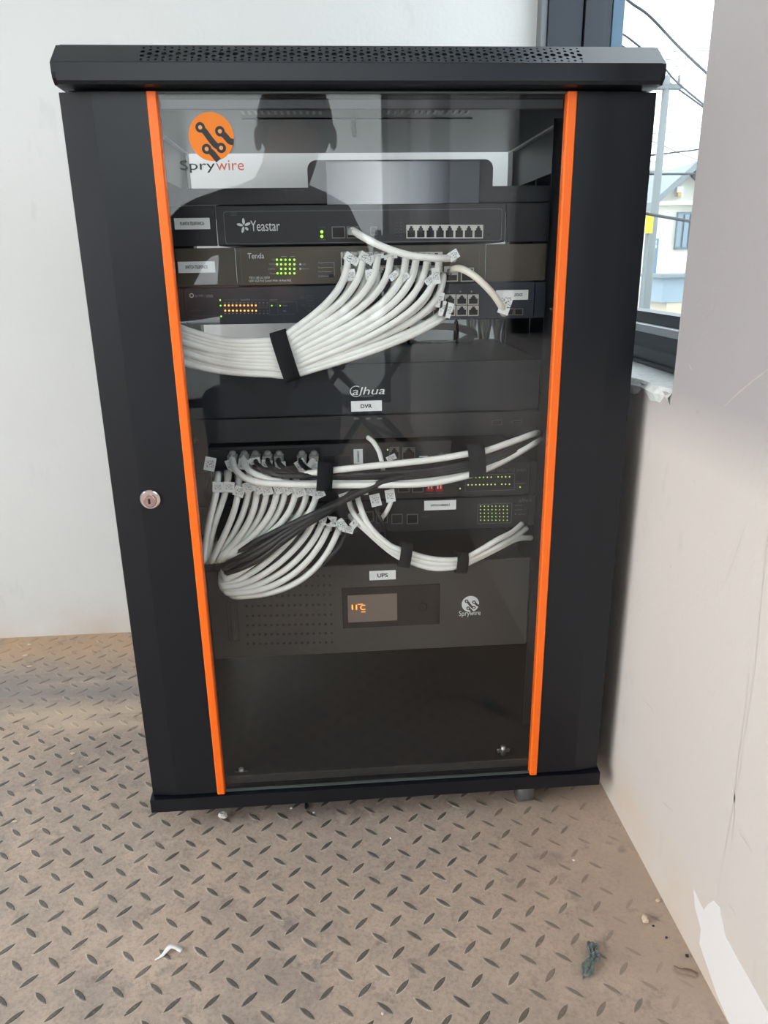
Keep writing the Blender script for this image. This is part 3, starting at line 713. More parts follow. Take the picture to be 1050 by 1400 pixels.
ptext(tp, 'Speed/PoE', 329, 408.8, 342, 411.2, Y); ptext(tp, 'Uplink', 369, 408.8, 379, 411.2, Y); ptext(tp, 'Speed', 386.5, 416.6, 392.5, 419.2, Y); ptext(tp, 'PoE', 387, 424, 391, 426.4, Y)
for s, a, b in (('Port', 411, 407), ('Isolation', 419, 404), ('Priority', 420, 407.4), ('Extend', 420, 410.6), ('DIP', 412.5, 417.5), ('Recovery', 420.5, 414.6), ('Auto', 421, 418), ('Off', 420, 425)): ptext(tp, s, a, b-1.2, a+9 if len(s) > 3 else a+5, b+1.2, Y, M_dim_ink)
for k in range(4):
    for r_ in (0, 1): port(tp, 592+15.9*k, 402.5+15.2*r_, 606.5+15.9*k, 416.7+15.2*r_, Y)
leds(tp, [(614+15.4*k, 398.6) for k in range(3)]+[(629+15.4*k, 437) for k in range(2)], Y, M_grey_ink, .0010, 'port_marks')
sticker(tp, 678, 396.5, 722, 410, 'TELEFONOS', Y, (.46, .82))
port(tp, 690, 421.5, 702, 431, Y, M_pmetal, False); port(tp, 703, 421.5, 715, 431, Y, M_pmetal, False)

# --- video recorder on its shelf
zt_, zm_, zb_ = .5451, .4795, .4500
dv = empty('video_recorder', (0, .25, zb_), label='wide black video recorder with brushed front and a white DVR sticker', category='recorder')
box('housing', -.2190, .2190, SP+.006, SP+.27, zb_+.003, zt_-.0005, mat('recorder_steel', (.035, .037, .040), .36), dv, .001, 1)
box('front_panel', -.2205, .2205, SP, SP+.0058, zm_+.0012, zt_, M_dvr, dv, .0010, 1)
prism('lower_bezel', [(-.2205, zm_), (-.2205, zb_+.012), (-.205, zb_), (.212, zb_), (.2205, zb_+.010), (.2205, zm_)], SP-.002, SP+.006, mat('bezel_plastic', (.018, .02, .023), .35), dv)
ptext(dv, 'alhua', 481.5, 529, 526, 539.5, SP, M_wht_ink, shear=.22)
lo = at(485.5, 535, SP); ringp = []
V = []; F = []
for i in range(19):
    a_ = math.radians(55+275*i/18); 
    for rr_ in (.0064, .0074): V.append((lo.x+.0012+rr_*1.05*math.cos(a_), SP-.0004, lo.z+rr_*.95*math.sin(a_)))
for i in range(18): F.append((2*i, 2*i+1, 2*i+3, 2*i+2))
raw('logo_swirl', V, F, M_wht_ink, dv)
ptext(dv, 'TECHNOLOGY', 492, 540.3, 511, 542.6, SP, M_grey_ink)
sticker(dv, 480, 547.8, 522, 562.2, 'DVR', SP, (.31, .68), (.30, .68))
for a, s in ((484, 'HDD'), (500.5, 'NET'), (516, 'PWR')): ptext(dv, s, a, 571, a+6.5, 573.6, SP-.002, M_grey_ink)
port(dv, 672.5, 574, 686, 580.5, SP-.002, M_pmetal, False, .0007); port(dv, 700, 574, 713.5, 578, SP-.002, M_pmetal, False, .0007)
rs = empty('rack_shelf', (0, .25, .5), label='lower black rack shelf tray, holding the video recorder from below', category='shelf')
box('tray', -.2205, .2205, SP+.02, SP+.30, .4472, .4492, M_dev, rs)
for sg in (-1, 1): box('side_ear', sg*.2210, sg*.2222, SP+.003, SP+.30, .4472, .500, M_dev, rs)

# --- recorder breakout unit under it
YA = .115
zt_, zb_ = Z(450, 607, YA), Z(450, 641, YA)
xa, xb = X(284, 620, YA), X(617, 615, YA)
ba = empty('video_converter', ((xa+xb)/2, .2, zb_), label='narrow dark video converter with grey screw plugs under the recorder', category='converter')
box('housing', xa, xb, YA, YA+.12, zb_, zt_, mat('converter_steel', C(48, 50, 52), .45), ba, .0008, 1)
box('connector_strip', *rect(310, 614, 438, 640, YA)[:2], YA-.0015, YA, zb_+.0015, Z(370, 614, YA), mat('strip_plastic', (.012, .012, .013), .4), ba, .0004, 1)
port(ba, 441, 622, 459, 634.5, YA, mat('slot_dark', C(60, 60, 62), .4), False); port(ba, 462, 622, 481, 634.5, YA, MATS['slot_dark'], False)
sticker(ba, 483.5, 614, 496, 634, 'CAMARAS', YA-.001, (.40, .62), (.12, .88), True)
box('latch_block', *rect(481, 611, 500, 637, YA)[:2], YA-.0009, YA, *rect(481, 611, 500, 637, YA)[2:], MATS['slot_dark'], ba)
port(ba, 532, 611, 546, 628, YA, M_pmetal); port(ba, 550, 611.5, 567.5, 628, YA, M_pmetal)
leds(ba, [(530, 615)], YA, M_greend, .001); lines(ba, [(573, 624, 585, 624)], YA, M_wht_ink, .0016); ptext(ba, 'alhua', 599, 618, 612, 624, YA, M_grey_ink, shear=.22)
lines(ba, [(288, 616, 300, 616)], YA, M_dim_ink, .0008, 'side_print')

# --- two camera switches
def cam_switch(z1, z0, label):
    o = empty('network_switch', (0, .2, z0), label=label, category='switch')
    box('housing', -.2120, .2120, SP-.002, SP+.18, z0, z1, M_dev, o, .0008, 1)
    for sg in (-1, 1): box('rack_ear', sg*.2125, sg*.2225, SP, SP+.002, z0+.0004, z1-.0004, M_dev, o, .0005, 1)
    return o
Y = SP-.002
sb = cam_switch(.4125, .3678, 'black network switch with two red switches below the video converter')
ptext(sb, 'alhua', 661, 639.5, 676, 645, Y, M_dim_ink, shear=.22); ptext(sb, '16-Port PoE Switch', 680, 640, 719, 645, Y, M_dim_ink)
a = rect(636, 648.5, 703.5, 671, Y); outline_ring('lamp_frame', rounded(a[0], a[1], a[2], a[3], .0006, 2), .0005, Y-.0003, Y-.0001, M_dim_ink, sb)
leds(sb, [(640+5.25*k, 653+(-.10*k)) for k in range(7)]+[(681+5.2*k, 652-(.05*k)) for k in range(4)]+[(640+5.25*k, 663-.1*k) for k in range(8)]+[(686+5.2*k, 662) for k in range(3)], Y, M_greend, .0009)
leds(sb, [(629, 668), (711, 666)], Y, M_greend, .001); lines(sb, [(623, 663, 627, 663), (618, 657, 628, 657), (705, 661, 718, 661)], Y, M_dim_ink, .0008)
for px in (588, 600.5):
    a = rect(px-4.7, 660, px+4.7, 671.5, Y); dp_ = box('dip_switch', a[0], a[1], Y-.0016, Y, a[2], a[3], M_red, sb, .0004, 1)
    for s_ in (-1, 1): b_ = rect(px+2*s_-.8, 663, px+2*s_+.8, 668, Y-.0016); box('dip_lever', b_[0], b_[1], Y-.0024, Y-.0016, b_[2], b_[3], M_wht_ink, dp_)
lines(sb, [(581, 674.5, 593, 674.5), (597, 674.5, 607, 674.5)], Y, M_dim_ink, .0008, 'switch_marks')
for px in (544, 563.5): port(sb, px, 660.5, px+15.5, 673, Y, M_pmetal, False)
for k in range(9): port(sb, 289+19.5*k, 645, 305+19.5*k, 661, Y, M_pmetal)
sc_ = cam_switch(.3662, .3218, 'black network switch with a white sticker, lowest of the switches')
sticker(sc_, 580, 684, 623.5, 697, 'SWITCH CAMARAS 2', Y, (.2, .8), (.4, .62))
a = rect(575, 682.5, 632, 699.5, Y); 
ptext(sc_, 'alhua', 709, 681, 727, 686, Y, M_dim_ink, shear=.22)
a = rect(653, 688.5, 699.5, 715.5, Y); outline_ring('lamp_frame', rounded(a[0], a[1], a[2], a[3], .0006, 2), .0005, Y-.0003, Y-.0001, M_dim_ink, sc_)
leds(sc_, [(657+5.2*k, 692+4.8*j) for k in range(8) for j in range(5)], Y, M_greend, .0007)
leds(sc_, [(705, 703)], Y, M_dim_ink, .0008, 'status_mark'); lines(sc_, [(704, 691, 714, 691), (704, 697, 714, 697), (708, 703, 718, 703)], Y, M_dim_ink, .0007)
for k, px in enumerate((535, 556)): port(sc_, px, 702.5, px+15.5, 716, Y, M_pmetal, False)
port(sc_, 499, 699, 511, 713, Y, M_pmetal, False); port(sc_, 514, 701, 530, 715, Y, M_pmetal, False)
for k in range(7): port(sc_, 352+19.5*k, 708, 368+19.5*k, 723, Y, M_pmetal)
lines(sc_, [(577, 706.5, 585, 706.5)], Y, M_dim_ink, .0008, 'slot_marks')

# --- battery backup
zt_, zb_ = .2755, .1430
up = empty('battery_backup', (0, .25, zb_), label='large charcoal battery backup unit with small display and white round logo', category='power unit')
box('housing', -.2120, .2120, SP+.003, SP+.31, zb_+.001, zt_-.002, mat('backup_steel', C(38, 37, 37), .45), up)
box('front_panel', -.2200, .2200, SP, SP+.0029, zb_, zt_, M_ups, up, .0012, 1)
sticker(up, 505, 780, 541, 792.5, 'UPS', SP, (.30, .70), (.28, .72))
a = rect(468, 801, 601, 856, SP); box('display_bezel', a[0], a[1], SP-.0012, SP+.0005, a[2], a[3], mat('bezel_black', C(40, 37, 36), .25), up, .0006, 1)
a = rect(475.5, 812.5, 543, 849.5, SP-.0014); dsp = box('display', a[0], a[1], SP-.0020, SP-.0012, a[2], a[3], mat('display_window', C(122, 110, 102), .18), up, .0002, 1)
M_digit = mat('orange_digits', C(255, 150, 60), .5, emit=(C(255, 140, 40), .35))
Yd = SP-.0022
for k, s in enumerate(('1', '1')):
    a = rect(481+5.5*k, 827, 482.6+5.5*k, 833.5, Yd); text('digit', s, a[0], a[1], a[2], a[3], Yd, M_digit, dsp)
a = rect(492.5, 827, 499.5, 834, Yd); text('digit', 'C', a[0], a[1], a[2], a[3], Yd, M_digit, dsp)
lines(dsp, [(489, 826, 496, 826), (494, 836.5, 500, 836.5)], Yd, M_digit, .0006, 'digit_bars')
bt = at(577.5, 828.5, SP); disc('power_button', bt.x, bt.z, .0064, SP-.003, SP, MATS['bezel_black'], up, 24, bev=.0006)
ul = at(643, 825.5, SP); sprywire(ul.x, ul.z, .0122, SP-.0008, M_wht_ink, M_ups, up, M_wht_ink)
ptext(up, 'Sprywire', 627.5, 834.6, 657, 843.5, SP, M_wht_ink)
pts = []
for j, y_ in enumerate((787, 800, 813, 826.5, 840, 853, 865.5, 878)):
    for k in range(15): pts.append((336+8.2*k+(j*.45), y_+(2.2-.15*k)))
dots('vent_holes', [(X(a, b), Z(a, b)) for a, b in pts],   .0019, SP-.0003, SP-.0001, M_dkport, up, kind='stuff')
a = rect(311, 822, 326, 876, SP); outline_ring('handle_recess', rounded(a[0], a[1], a[2], a[3], .001, 2), .0008, SP-.0004, SP-.0001, mat('recess_line', C(30, 30, 30), .5), up)
a = rect(316, 824, 321, 874, SP); box('handle_bar', a[0], a[1], SP-.003, SP, a[2], a[3], M_ups, up, .001, 1)

# ================================================================== CABLES
RC = .0041
def P3(L): return [at(*p) for p in L]
def rj_plug(parent, p, d, m=M_plug, sc=1.0):
    """small plug at p (port mouth), pointing out along d"""
    d = d.normalized(); s_ = Vector((1, 0, 0)); u = d.cross(s_).normalized(); s_ = u.cross(d)
    V = []
    for t, w, h in ((-.003, .0048, .0036), (.008, .0048, .0036), (.010, .0040, .0034), (.016, .0036, .0032)):
        for a, b in ((-1, -1), (1, -1), (1, 1), (-1, 1)): V.append(p+d*t*sc+s_*w*a*sc+u*h*b*sc)
    F = [(0, 1, 2, 3), (15, 14, 13, 12)]
    for k in range(3):
        for i in range(4): j = (i+1) % 4; F.append((k*4+i, (k+1)*4+i, (k+1)*4+j, k*4+j))
    return raw('plug', V, F, m, parent)
def flag_mat():
    m = mat('cable_tag_paper', C(206, 212, 212), .55); n = m.node_tree.nodes; l = m.node_tree.links; b = n['Principled BSDF']
    t = n.new('ShaderNodeTexCoord'); w = n.new('ShaderNodeTexNoise'); w.inputs['Scale'].default_value = 9; w.inputs['Detail'].default_value = 1
    mp = n.new('ShaderNodeMapping'); mp.inputs['Scale'].default_value = (1, 1, 3); l.new(t.outputs['Generated'], mp.inputs[0]); l.new(mp.outputs[0], w.inputs['Vector'])
    s_ = n.new('ShaderNodeSeparateXYZ'); l.new(t.outputs['Generated'], s_.inputs[0])
    r = n.new('ShaderNodeValToRGB'); r.color_ramp.elements[0].position = .54; r.color_ramp.elements[0].color = (0, 0, 0, 1); r.color_ramp.elements[1].position = .58; r.color_ramp.elements[1].color = (1, 1, 1, 1); l.new(w.outputs['Fac'], r.inputs[0])
    def band(o, a, b_):
        q = n.new('ShaderNodeMath'); q.operation = 'COMPARE'; q.inputs[1].default_value = a; q.inputs[2].default_value = b_; l.new(o, q.inputs[0]); return q.outputs[0]
    k1 = n.new('ShaderNodeMath'); k1.operation = 'MULTIPLY'; l.new(band(s_.outputs[0], .5, .28), k1.inputs[0]); l.new(band(s_.outputs[2], .5, .22), k1.inputs[1])
    k2 = n.new('ShaderNodeMath'); k2.operation = 'MULTIPLY'; l.new(k1.outputs[0], k2.inputs[0]); l.new(r.outputs[0], k2.inputs[1])
    x = n.new('ShaderNodeMix'); x.data_type = 'RGBA'; x.inputs[6].default_value = (*C(226, 230, 230), 1); x.inputs[7].default_value = (*C(70, 74, 78), 1); l.new(k2.outputs[0], x.inputs[0]); l.new(x.outputs[2], b.inputs['Base Color'])
    return m
M_tag = flag_mat()
def flag(parent, px, py, Yd, w, h, rot, lean=.0):
    """paper tag: w, h in photo pixels at that depth, turned by rot degrees"""
    c = at(px, py, Yd); k = (Yd-CAM.y)/FPX*1.16; a = math.radians(rot); ca, sa = math.cos(a), math.sin(a); V = []
    for y in (0, .0004):
        for u, v in ((-.5, -.5), (.5, -.5), (.5, .5), (-.5, .5)):
            x_, z_ = u*w*k, v*h*k; V.append((c.x+x_*ca-z_*sa, c.y+y+lean*u*w*k, c.z+x_*sa+z_*ca))
    F = [(0, 1, 2, 3), (7, 6, 5, 4)]+[(i, i+4, (i+1) % 4+4, (i+1) % 4) for i in range(4)]
    return raw('label_tag', V, F, M_tag, parent)
def cable(path, r, m, label, group=None, name='network_cable', plug=None, tag=None, seg=8):
    o = tube(name, path, r, m, None, seg); o['label'] = label; o['category'] = 'cable'
    if group: o['group'] = group
    if plug: rj_plug(o, path[0], (path[1]-path[0]) if plug is True else plug)
    if tag:
        for t in (tag if isinstance(tag, list) else [tag]): flag(o, *t)
    return o
def strap(top, bot, wpx, Yc, depth, label):
    a, b = at(*top, Yc), at(*bot, Yc); c = (a+b)/2; u = (b-a); hl = u.length/2; u.normalize(); v = Vector((0, 1, 0)); w = u.cross(v).normalized(); wd = wpx*(Yc-CAM.y)/FPX/2
    n = 28; V = []; F = []
    for s_, k in ((-1, 0), (1, 0), (1, 1), (-1, 1)):
        for i in range(n):
            t = 2*math.pi*i/n; ce, se = math.cos(t), math.sin(t); e = .75
            ru = (hl+(.0014 if k == 0 else 0))*math.copysign(abs(ce)**e, ce); rv = (depth+(.0014 if k == 0 else 0))*math.copysign(abs(se)**e, se)
            V.append(c+u*ru+v*rv+w*wd*s_)
    for k in range(4):
        for i in range(n): j = (i+1) % n; F.append((k*n+i, k*n+j, ((k+1) % 4)*n+j, ((k+1) % 4)*n+i))
    return raw('cable_strap', V, F, M_velcro, None, True, label=label, category='strap')

# -- the big white bundle from the two upper switches
G1 = 'white cables in the upper bundle'
st_t, st_b = (383, 462), (397, 513)
def slot(t): return (st_t[0]+(st_b[0]-st_t[0])*t, st_t[1]+(st_b[1]-st_t[1])*t)
up_defs = []   # port px, port py, strap slot, layer, first drop
front = [(474, 352, .04), (494, 351, .16), (514, 352, .28), (532, 352, .40), (553, 353, .52), (567, 353, .62), (582, 354, .72), (598, 357, .82)]
rear = [(480, 374, .10), (498, 374, .20), (514, 376, .32), (541, 372, .44), (556, 374, .55), (573, 375, .66), (590, 378, .76), (604, 380, .85)]
low = [(598, 412, .88), (606, 424, .94), (613, 426, 1.0)]
allc = [(a, b, t, 0) for a, b, t in front]+[(a, b, t, 1) for a, b, t in rear]+[(a, b, t, 2) for a, b, t in low]
random.seed(11)
for i, (sx, sy, t, ly) in enumerate(allc):
    sl = slot(t); yl = {0: .048, 1: .060, 2: .050}[ly]; h = sl[1]-sy
    end = (sl[0], sl[1], yl)
    dirx, diry = (.80-.0*t, -.62+.42*t); nrm = math.hypot(dirx, diry); Lr = (sx-sl[0])*.55
    if ly == 2: a_ = (sx, sy, .088); b_ = (sx-14, sy+22, .062)
    else: a_ = (sx+2, sy, .078); b_ = (sx+1-.02*(sx-474), sy+h*.48, .062 if ly else .052)
    c_ = (sl[0]+dirx/nrm*Lr, sl[1]+diry/nrm*Lr, yl)
    right = bez(a_, b_, c_, end, 16)
    sg_ = random.uniform(-3, 3)
    L_ = (246, 447+44*t+sg_, yl+.012+.008*random.random()); 
    left = bez(end, (sl[0]-62, sl[1]+7-10*t, yl), (300, 466+44*t+sg_*.5, yl+.004), L_, 12)
    px_pts = right+left[1:]
    path = P3(px_pts)
    tail = path[-1]
    path += [tail+Vector((-.020, .012, .006)), tail+Vector((-.036, .04, .010)), tail+Vector((-.040, .10, .012))]
    port_p = at(sx, sy-(3 if ly < 2 else 8), .097)
    path = catmull([port_p+Vector((0, -.004, 0))]+[path[k] for k in range(0, len(path), 2)]+[path[-1]], 4)
    tg = None
    if ly == 0 and i in (0, 1): tg = [(sx+7, sy+2, .070, 17, 9, -32, .1)]
    elif ly == 0 and i in (2, 3): tg = [(sx+2, sy-1, .074, 15, 5, 8)]
    elif ly == 0 and i == 7: tg = [(sx-2, sy+20, .06, 9, 18, 8)]
    elif ly == 1 and i in (8, 9): tg = [(sx+(0 if i == 8 else 8), sy+2, .066, 10, 12, 10)]
    elif ly == 1 and i in (11, 12, 14): tg = [(sx-3, sy+5, .064, 11, 7, 40)]
    elif ly == 2: tg = [(sx+(3 if i == 16 else 0), sy-2, .068, 9, 17, -12 if i != 18 else -18)]
    if ly == 0: lb = 'white network cable, %s from the left in the front row under the bronze switch' % ORD[i]
    elif ly == 1: lb = 'white network cable, %s from the left in the rear row under the bronze switch' % ORD[i-8]
    else: lb = 'white network cable, %s from the left among those tagged at the amber lamp switch' % ORD[i-16]
    o = cable(path, RC+random.uniform(-.0002, .0003), M_white_cable, lb, G1, tag=tg)
    rj_plug(o, at(sx, sy-(4 if ly < 2 else 8), .0985), Vector((.0, -1, -.25)))
strap((380, 454), (401, 519), 22, .0545, .0145, 'black velcro strap around the thick upper bundle of white cables')

# -- single cables at the telephone exchange and bronze switch
cable(catmull(P3([(481, 316, .094), (484, 316, .082), (500, 326, .060), (530, 340, .048), (565, 350, .044), (600, 353, .046), (616, 353, .058), (620, 354, .078)]), 6), .0042, M_white_cable, 'white cable looping from the telephone exchange across to the bronze switch', plug=Vector((.1, -1, -.1)), tag=(620, 349, .05, 12, 10, 30))
cable(catmull(P3([(617, 372, .096), (620, 368, .078), (632, 368, .062), (652, 380, .052), (674, 402, .050), (688, 423, .056), (690, 428, .074), (688, 428, .096)]), 6), .0042, M_beige_cable, 'cream cable arching from the bronze switch down to the right side port', plug=Vector((.1, -1, 0)), tag=(692, 414, .052, 13, 26, -18))

# -- horizontal run through the middle
G2 = 'cables in the middle horizontal run'
def hcable(L, m, lb, r=RC, **k): return cable(catmull(P3(L), 6), r, m, lb, G2, **k)
tailR = lambda y, d: [(700, y-21, .055), (728, y-38, .060), (738, y-46, .085), (735, y-50, .14)]
hcable([(317, 626, .105), (318, 632, .090), (322, 642, .068), (338, 655, .052), (370, 661, .046), (440, 663, .044), (520, 663, .044), (585, 661, .044), (636, 651, .044), (665, 641, .046), (700, 624, .055), (730, 606, .062), (738, 600, .09)], M_white_cable, 'lower white cable of the middle run, from the leftmost grey plug')
hcable([(333, 626, .105), (334, 632, .088), (342, 644, .062), (366, 655, .054), (400, 661, .052), (440, 660, .052), (520, 658, .054), (590, 655, .052), (640, 645, .052), (670, 634, .054), (705, 617, .058), (728, 603, .066), (736, 598, .09)], M_white_cable, 'white cable of the middle run, from the second grey plug')
hcable([(429, 627, .105), (424, 636, .090), (412, 648, .064), (430, 646, .048), (455, 643, .044), (500, 638, .043), (550, 633, .043), (600, 627, .043), (636, 621, .044), (665, 616, .046), (700, 604, .055), (728, 594, .064), (736, 592, .09)], M_white_cable, 'uppermost white cable of the middle run, from the last grey plug')
for k, (sx, yy) in enumerate(((350, 650), (366, 648), (381, 653), (411, 656))):
    hcable([(sx, 626, .105), (sx+1, 634, .088), (sx+12, 643, .066), (sx+36, yy, .052+.003*k), (455, 650+2*k, .048+.003*k), (520, 647+2.5*k, .048+.002*k), (580, 643+2.5*k, .048), (640, 632+3*k, .048), (675, 622+3*k, .050), (708, 606+3*k, .058), (730, 597+2*k, .066), (738, 593+2*k, .10)], M_black_cable, 'black coaxial cable of the middle run, %s of the black ones from the left' % ORD[k], r=.0033)
strap((445, 634), (443, 669), 22, .047, .0125, 'black velcro strap on the middle run beside the converter')
strap((649, 609), (651, 650), 24, .048, .0125, 'black velcro strap on the middle run near its right end')
# grey screw plugs of the converter
for k, px in enumerate((318, 334, 349.5, 366, 381.5, 413, 429.5)):
    a = rect(px-7, 623, px+6.5, 634, YA-.012)
    g_ = empty('screw_plug', (at(px, 634, YA-.01).x, YA-.01, a[2]), label='grey video plug with a round knob, %s from the left on the converter' % ORD[k], category='plug', group='grey plugs on the converter')
    prism('plug_hood', [(a[0]+.001, a[2]), (a[1]-.001, a[2]), (a[1], a[3]), (a[0], a[3])], YA-.016, YA-.0016, M_greyplug, g_, .0006)
    kc = at(px, 620.5, YA-.006); bm = bmesh.new(); bmesh.ops.create_uvsphere(bm, u_segments=14, v_segments=10, radius=.0048); bmesh.ops.translate(bm, verts=bm.verts, vec=(kc.x, YA-.0066, kc.z)); from_bm('knob', bm, M_greyplug, g_, True)
    t_ = flag(g_, px-1+(3 if k == 4 else 0), (636, 635, 630.5, 634, 637, 636, 637)[k], YA-.020, 13, (15, 13, 8, 9, 10, 14, 11)[k], (18, -12, 8, -8, 5, 30, -6)[k])
# spare tagged lead at the far left
o = cable(catmull(P3([(288, 634, .098), (288, 642, .085), (285, 655, .08), (283, 668, .09)]), 5), .0016, M_black_cable, 'thin black lead with a hanging white tag at the far left', tag=(287, 634.5, .078, 13, 17, -14))
hcable([(503, 598, .098), (510, 604, .086), (518, 617, .072), (522, 632, .064), (524, 645, .07)], M_white_cable, 'short white cable dropping from under the recorder', r=.0030)
flag(bpy.data.objects[o.name], 535, 626, .085, 12, 7, 25)

# -- lower left fan from the red switched unit
G3 = 'white cables in the lower left fan'
fan = [(298, 652, 279), (312, 650, 285), (327, 655, 291), (341, 653, 297), (352, 658, 302), (366, 655, 305), (380, 656, 307), (391, 656, 309), (405, 660, 311), (420, 663, 314), (434, 662, 318)]
random.seed(3)
for i, (sx, sy, ex_) in enumerate(fan):
    yl = .056 if i % 2 == 0 else .064
    a_ = (sx, sy, .078); en = (ex_, 764-.5*i, yl+.004)
    pts_ = bez(a_, (sx-1, sy+34, yl), (ex_+(8+9*i if i > 1 else 3), 764-55+2.4*i, yl), en, 14)
    path = [at(sx, sy-4, .096)]+P3(pts_)
    e_ = path[-1]; path += [e_+Vector((-.004, .010, -.008)), e_+Vector((-.006, .035, -.011)), e_+Vector((-.006, .08, -.011))]
    tg = (sx+(0, 1, 0, -1, 3, -1, 2, 4, 5, 6, 2)[i], sy+(14, 16, 17, 13, 10, 15, 12, 12, 12, 8, 12)[i], .062-.001*(i % 3), 13, 13, (-6, -8, -24, 20, 30, 12, 25, 34, 18, -18, 24)[i])
    o = cable(catmull([path[k] for k in (0, 1, 3, 5, 7, 9, 11, 13, 15, 16, 17, 18)], 5), .0040, M_white_cable, 'white network cable, %s from the left in the fan below the grey plugs' % ORD[i], G3, tag=tg)
    rj_plug(o, at(sx, sy-3, .098), Vector((0, -1, -.3)))
# black bundle crossing over it
G4 = 'black cables in the lower left fan'
for i in range(7):
    d = 5.2*i; yk = .0445+.003*(i % 3)
    L = [(548-6*i, 650+1.0*i, .060), (515-5*i, 662+1.5*i, .050), (480-4*i, 676+d*.6, yk), (440-3*i, 696+d*.62, yk), (400-2*i, 719+d*.66, yk), (355, 745+d*.62, yk+.004), (318, 764+d*.55, yk+.010), (303, 770+d*.55, .085), (303, 771+d*.5, .13)]
    if i == 0: L = [(600, 641, .060), (560, 648, .052), (520, 661, .044), (480, 680, .043), (440, 698, .044), (400, 716, .048), (355, 738, .054), (318, 758, .062), (303, 766, .085), (303, 768, .13)]
    cable(catmull(P3(L), 5),   .0042, M_black_cable, 'black cable slanting across the lower left fan, %s from the top' % ORD[i], G4)
# white cables of the lowest switch sweeping left
G5 = 'white cables sweeping left from the lowest switch'
sw = [(402, 712, 333, 760, 320, 791, 309), (416, 708, 352, 760, 330, 797, 306), (430, 710, 368, 765, 340, 802, 306), (440, 716, 385, 772, 350, 806, 308), (450, 719, 400, 780, 360, 811, 313), (463, 724, 415, 790, 370, 815, 320)]
for i, (sx, sy, bx, by, cx_, ey, ex_) in enumerate(sw):
    yl = .050+.004*(i % 2)
    pts_ = bez((sx, sy, .072), (sx-8-2*i, sy+26+4*i, yl), (cx_+8*i, ey+2, yl), (ex_, ey, yl+.006), 14)
    path = [at(sx+2, sy-5, .096)]+P3(pts_); e_ = path[-1]
    path += [e_+Vector((-.005, .012, .003)), e_+Vector((-.003, .024, .010)), e_+Vector((.004, .036, .022))]
    tg = None
    if i >= 2: tg = (sx+3, sy-2-1*i, .060, 12, 13, (20, 30, -10, 35)[i-2])
    o = cable(catmull([path[k] for k in (0, 1, 3, 5, 7, 9, 11, 13, 15, 16, 17, 18)], 5), .0041, M_white_cable, 'white network cable, %s from the left sweeping left from the lowest switch' % ORD[i], G5, tag=tg)
    rj_plug(o, at(sx, sy-5, .098), Vector((0, -1, -.3)))
cable(catmull(P3([(474, 712, .095), (474, 725, .075), (462, 750, .062), (430, 778, .060), (395, 795, .064), (360, 800, .075), (340, 800, .094)]), 6), .0030, M_black_cable, 'black cable curving under the white cables of the lowest switch', tag=(476, 724, .066, 14, 9, -18))

# -- right hand bundle
G6 = 'white cables in the lower right loop'
rl = [[(489, 672, .098), (489, 676, .08), (491, 688, .060), (504, 718, .050), (528, 742, .046), (548, 752, .044), (590, 764, .044), (628, 765, .046), (650, 756, .050), (680, 738, .058), (700, 728, .070), (714, 716, .085)],
      [(477, 684, .098), (478, 688, .08), (484, 702, .062), (506, 727, .052), (530, 748, .048), (550, 759, .045), (590, 770, .045), (628, 769, .047), (655, 760, .052), (684, 745, .060), (704, 734, .072), (720, 722, .086)],
      [(479, 705, .096), (483, 710, .08), (497, 722, .064), (518, 741, .054), (538, 757, .049), (556, 766, .046), (592, 777, .045), (628, 774, .047), (652, 764, .052), (680, 750, .060), (706, 737, .072), (726, 735, .088)]]
for i, L in enumerate(rl):
    tg = [((496, 670, .066, 13, 13, 0)), ((472, 680, .062, 14, 12, 16)), ((488, 712, .060, 9, 20, -40))][i]
    o = cable(catmull(P3(L), 6), .0037, M_white_cable, 'white cable in the lower right loop, %s of three' % ('uppermost', 'middle', 'lowest')[i], G6, tag=tg)
strap((556, 743), (551, 773), 17, .0455, .0105, 'black velcro strap on the lower right loop, the left one')
strap((632, 757), (629, 781), 17, .046, .0105, 'black velcro strap on the lower right loop, the right one')
o = cable(catmull(P3([(516, 700, .096), (517, 694, .080), (515, 698, .066), (521, 712, .060), (526, 722, .066), (530, 738, .078)]), 5), .0024, M_black_cable, 'short thin black lead with a tag between the two lower switches', tag=(513.5, 684, .062, 13, 16, 12))
o = cable(catmull(P3([(522, 710, .096), (522, 708, .080), (527, 702, .068), (534, 688, .062), (535, 678, .066), (535, 670, .090)]), 5), .0030, M_white_cable, 'short white cable with a tag beside the thin black lead', tag=(533.5, 678, .059, 12, 16, 8))

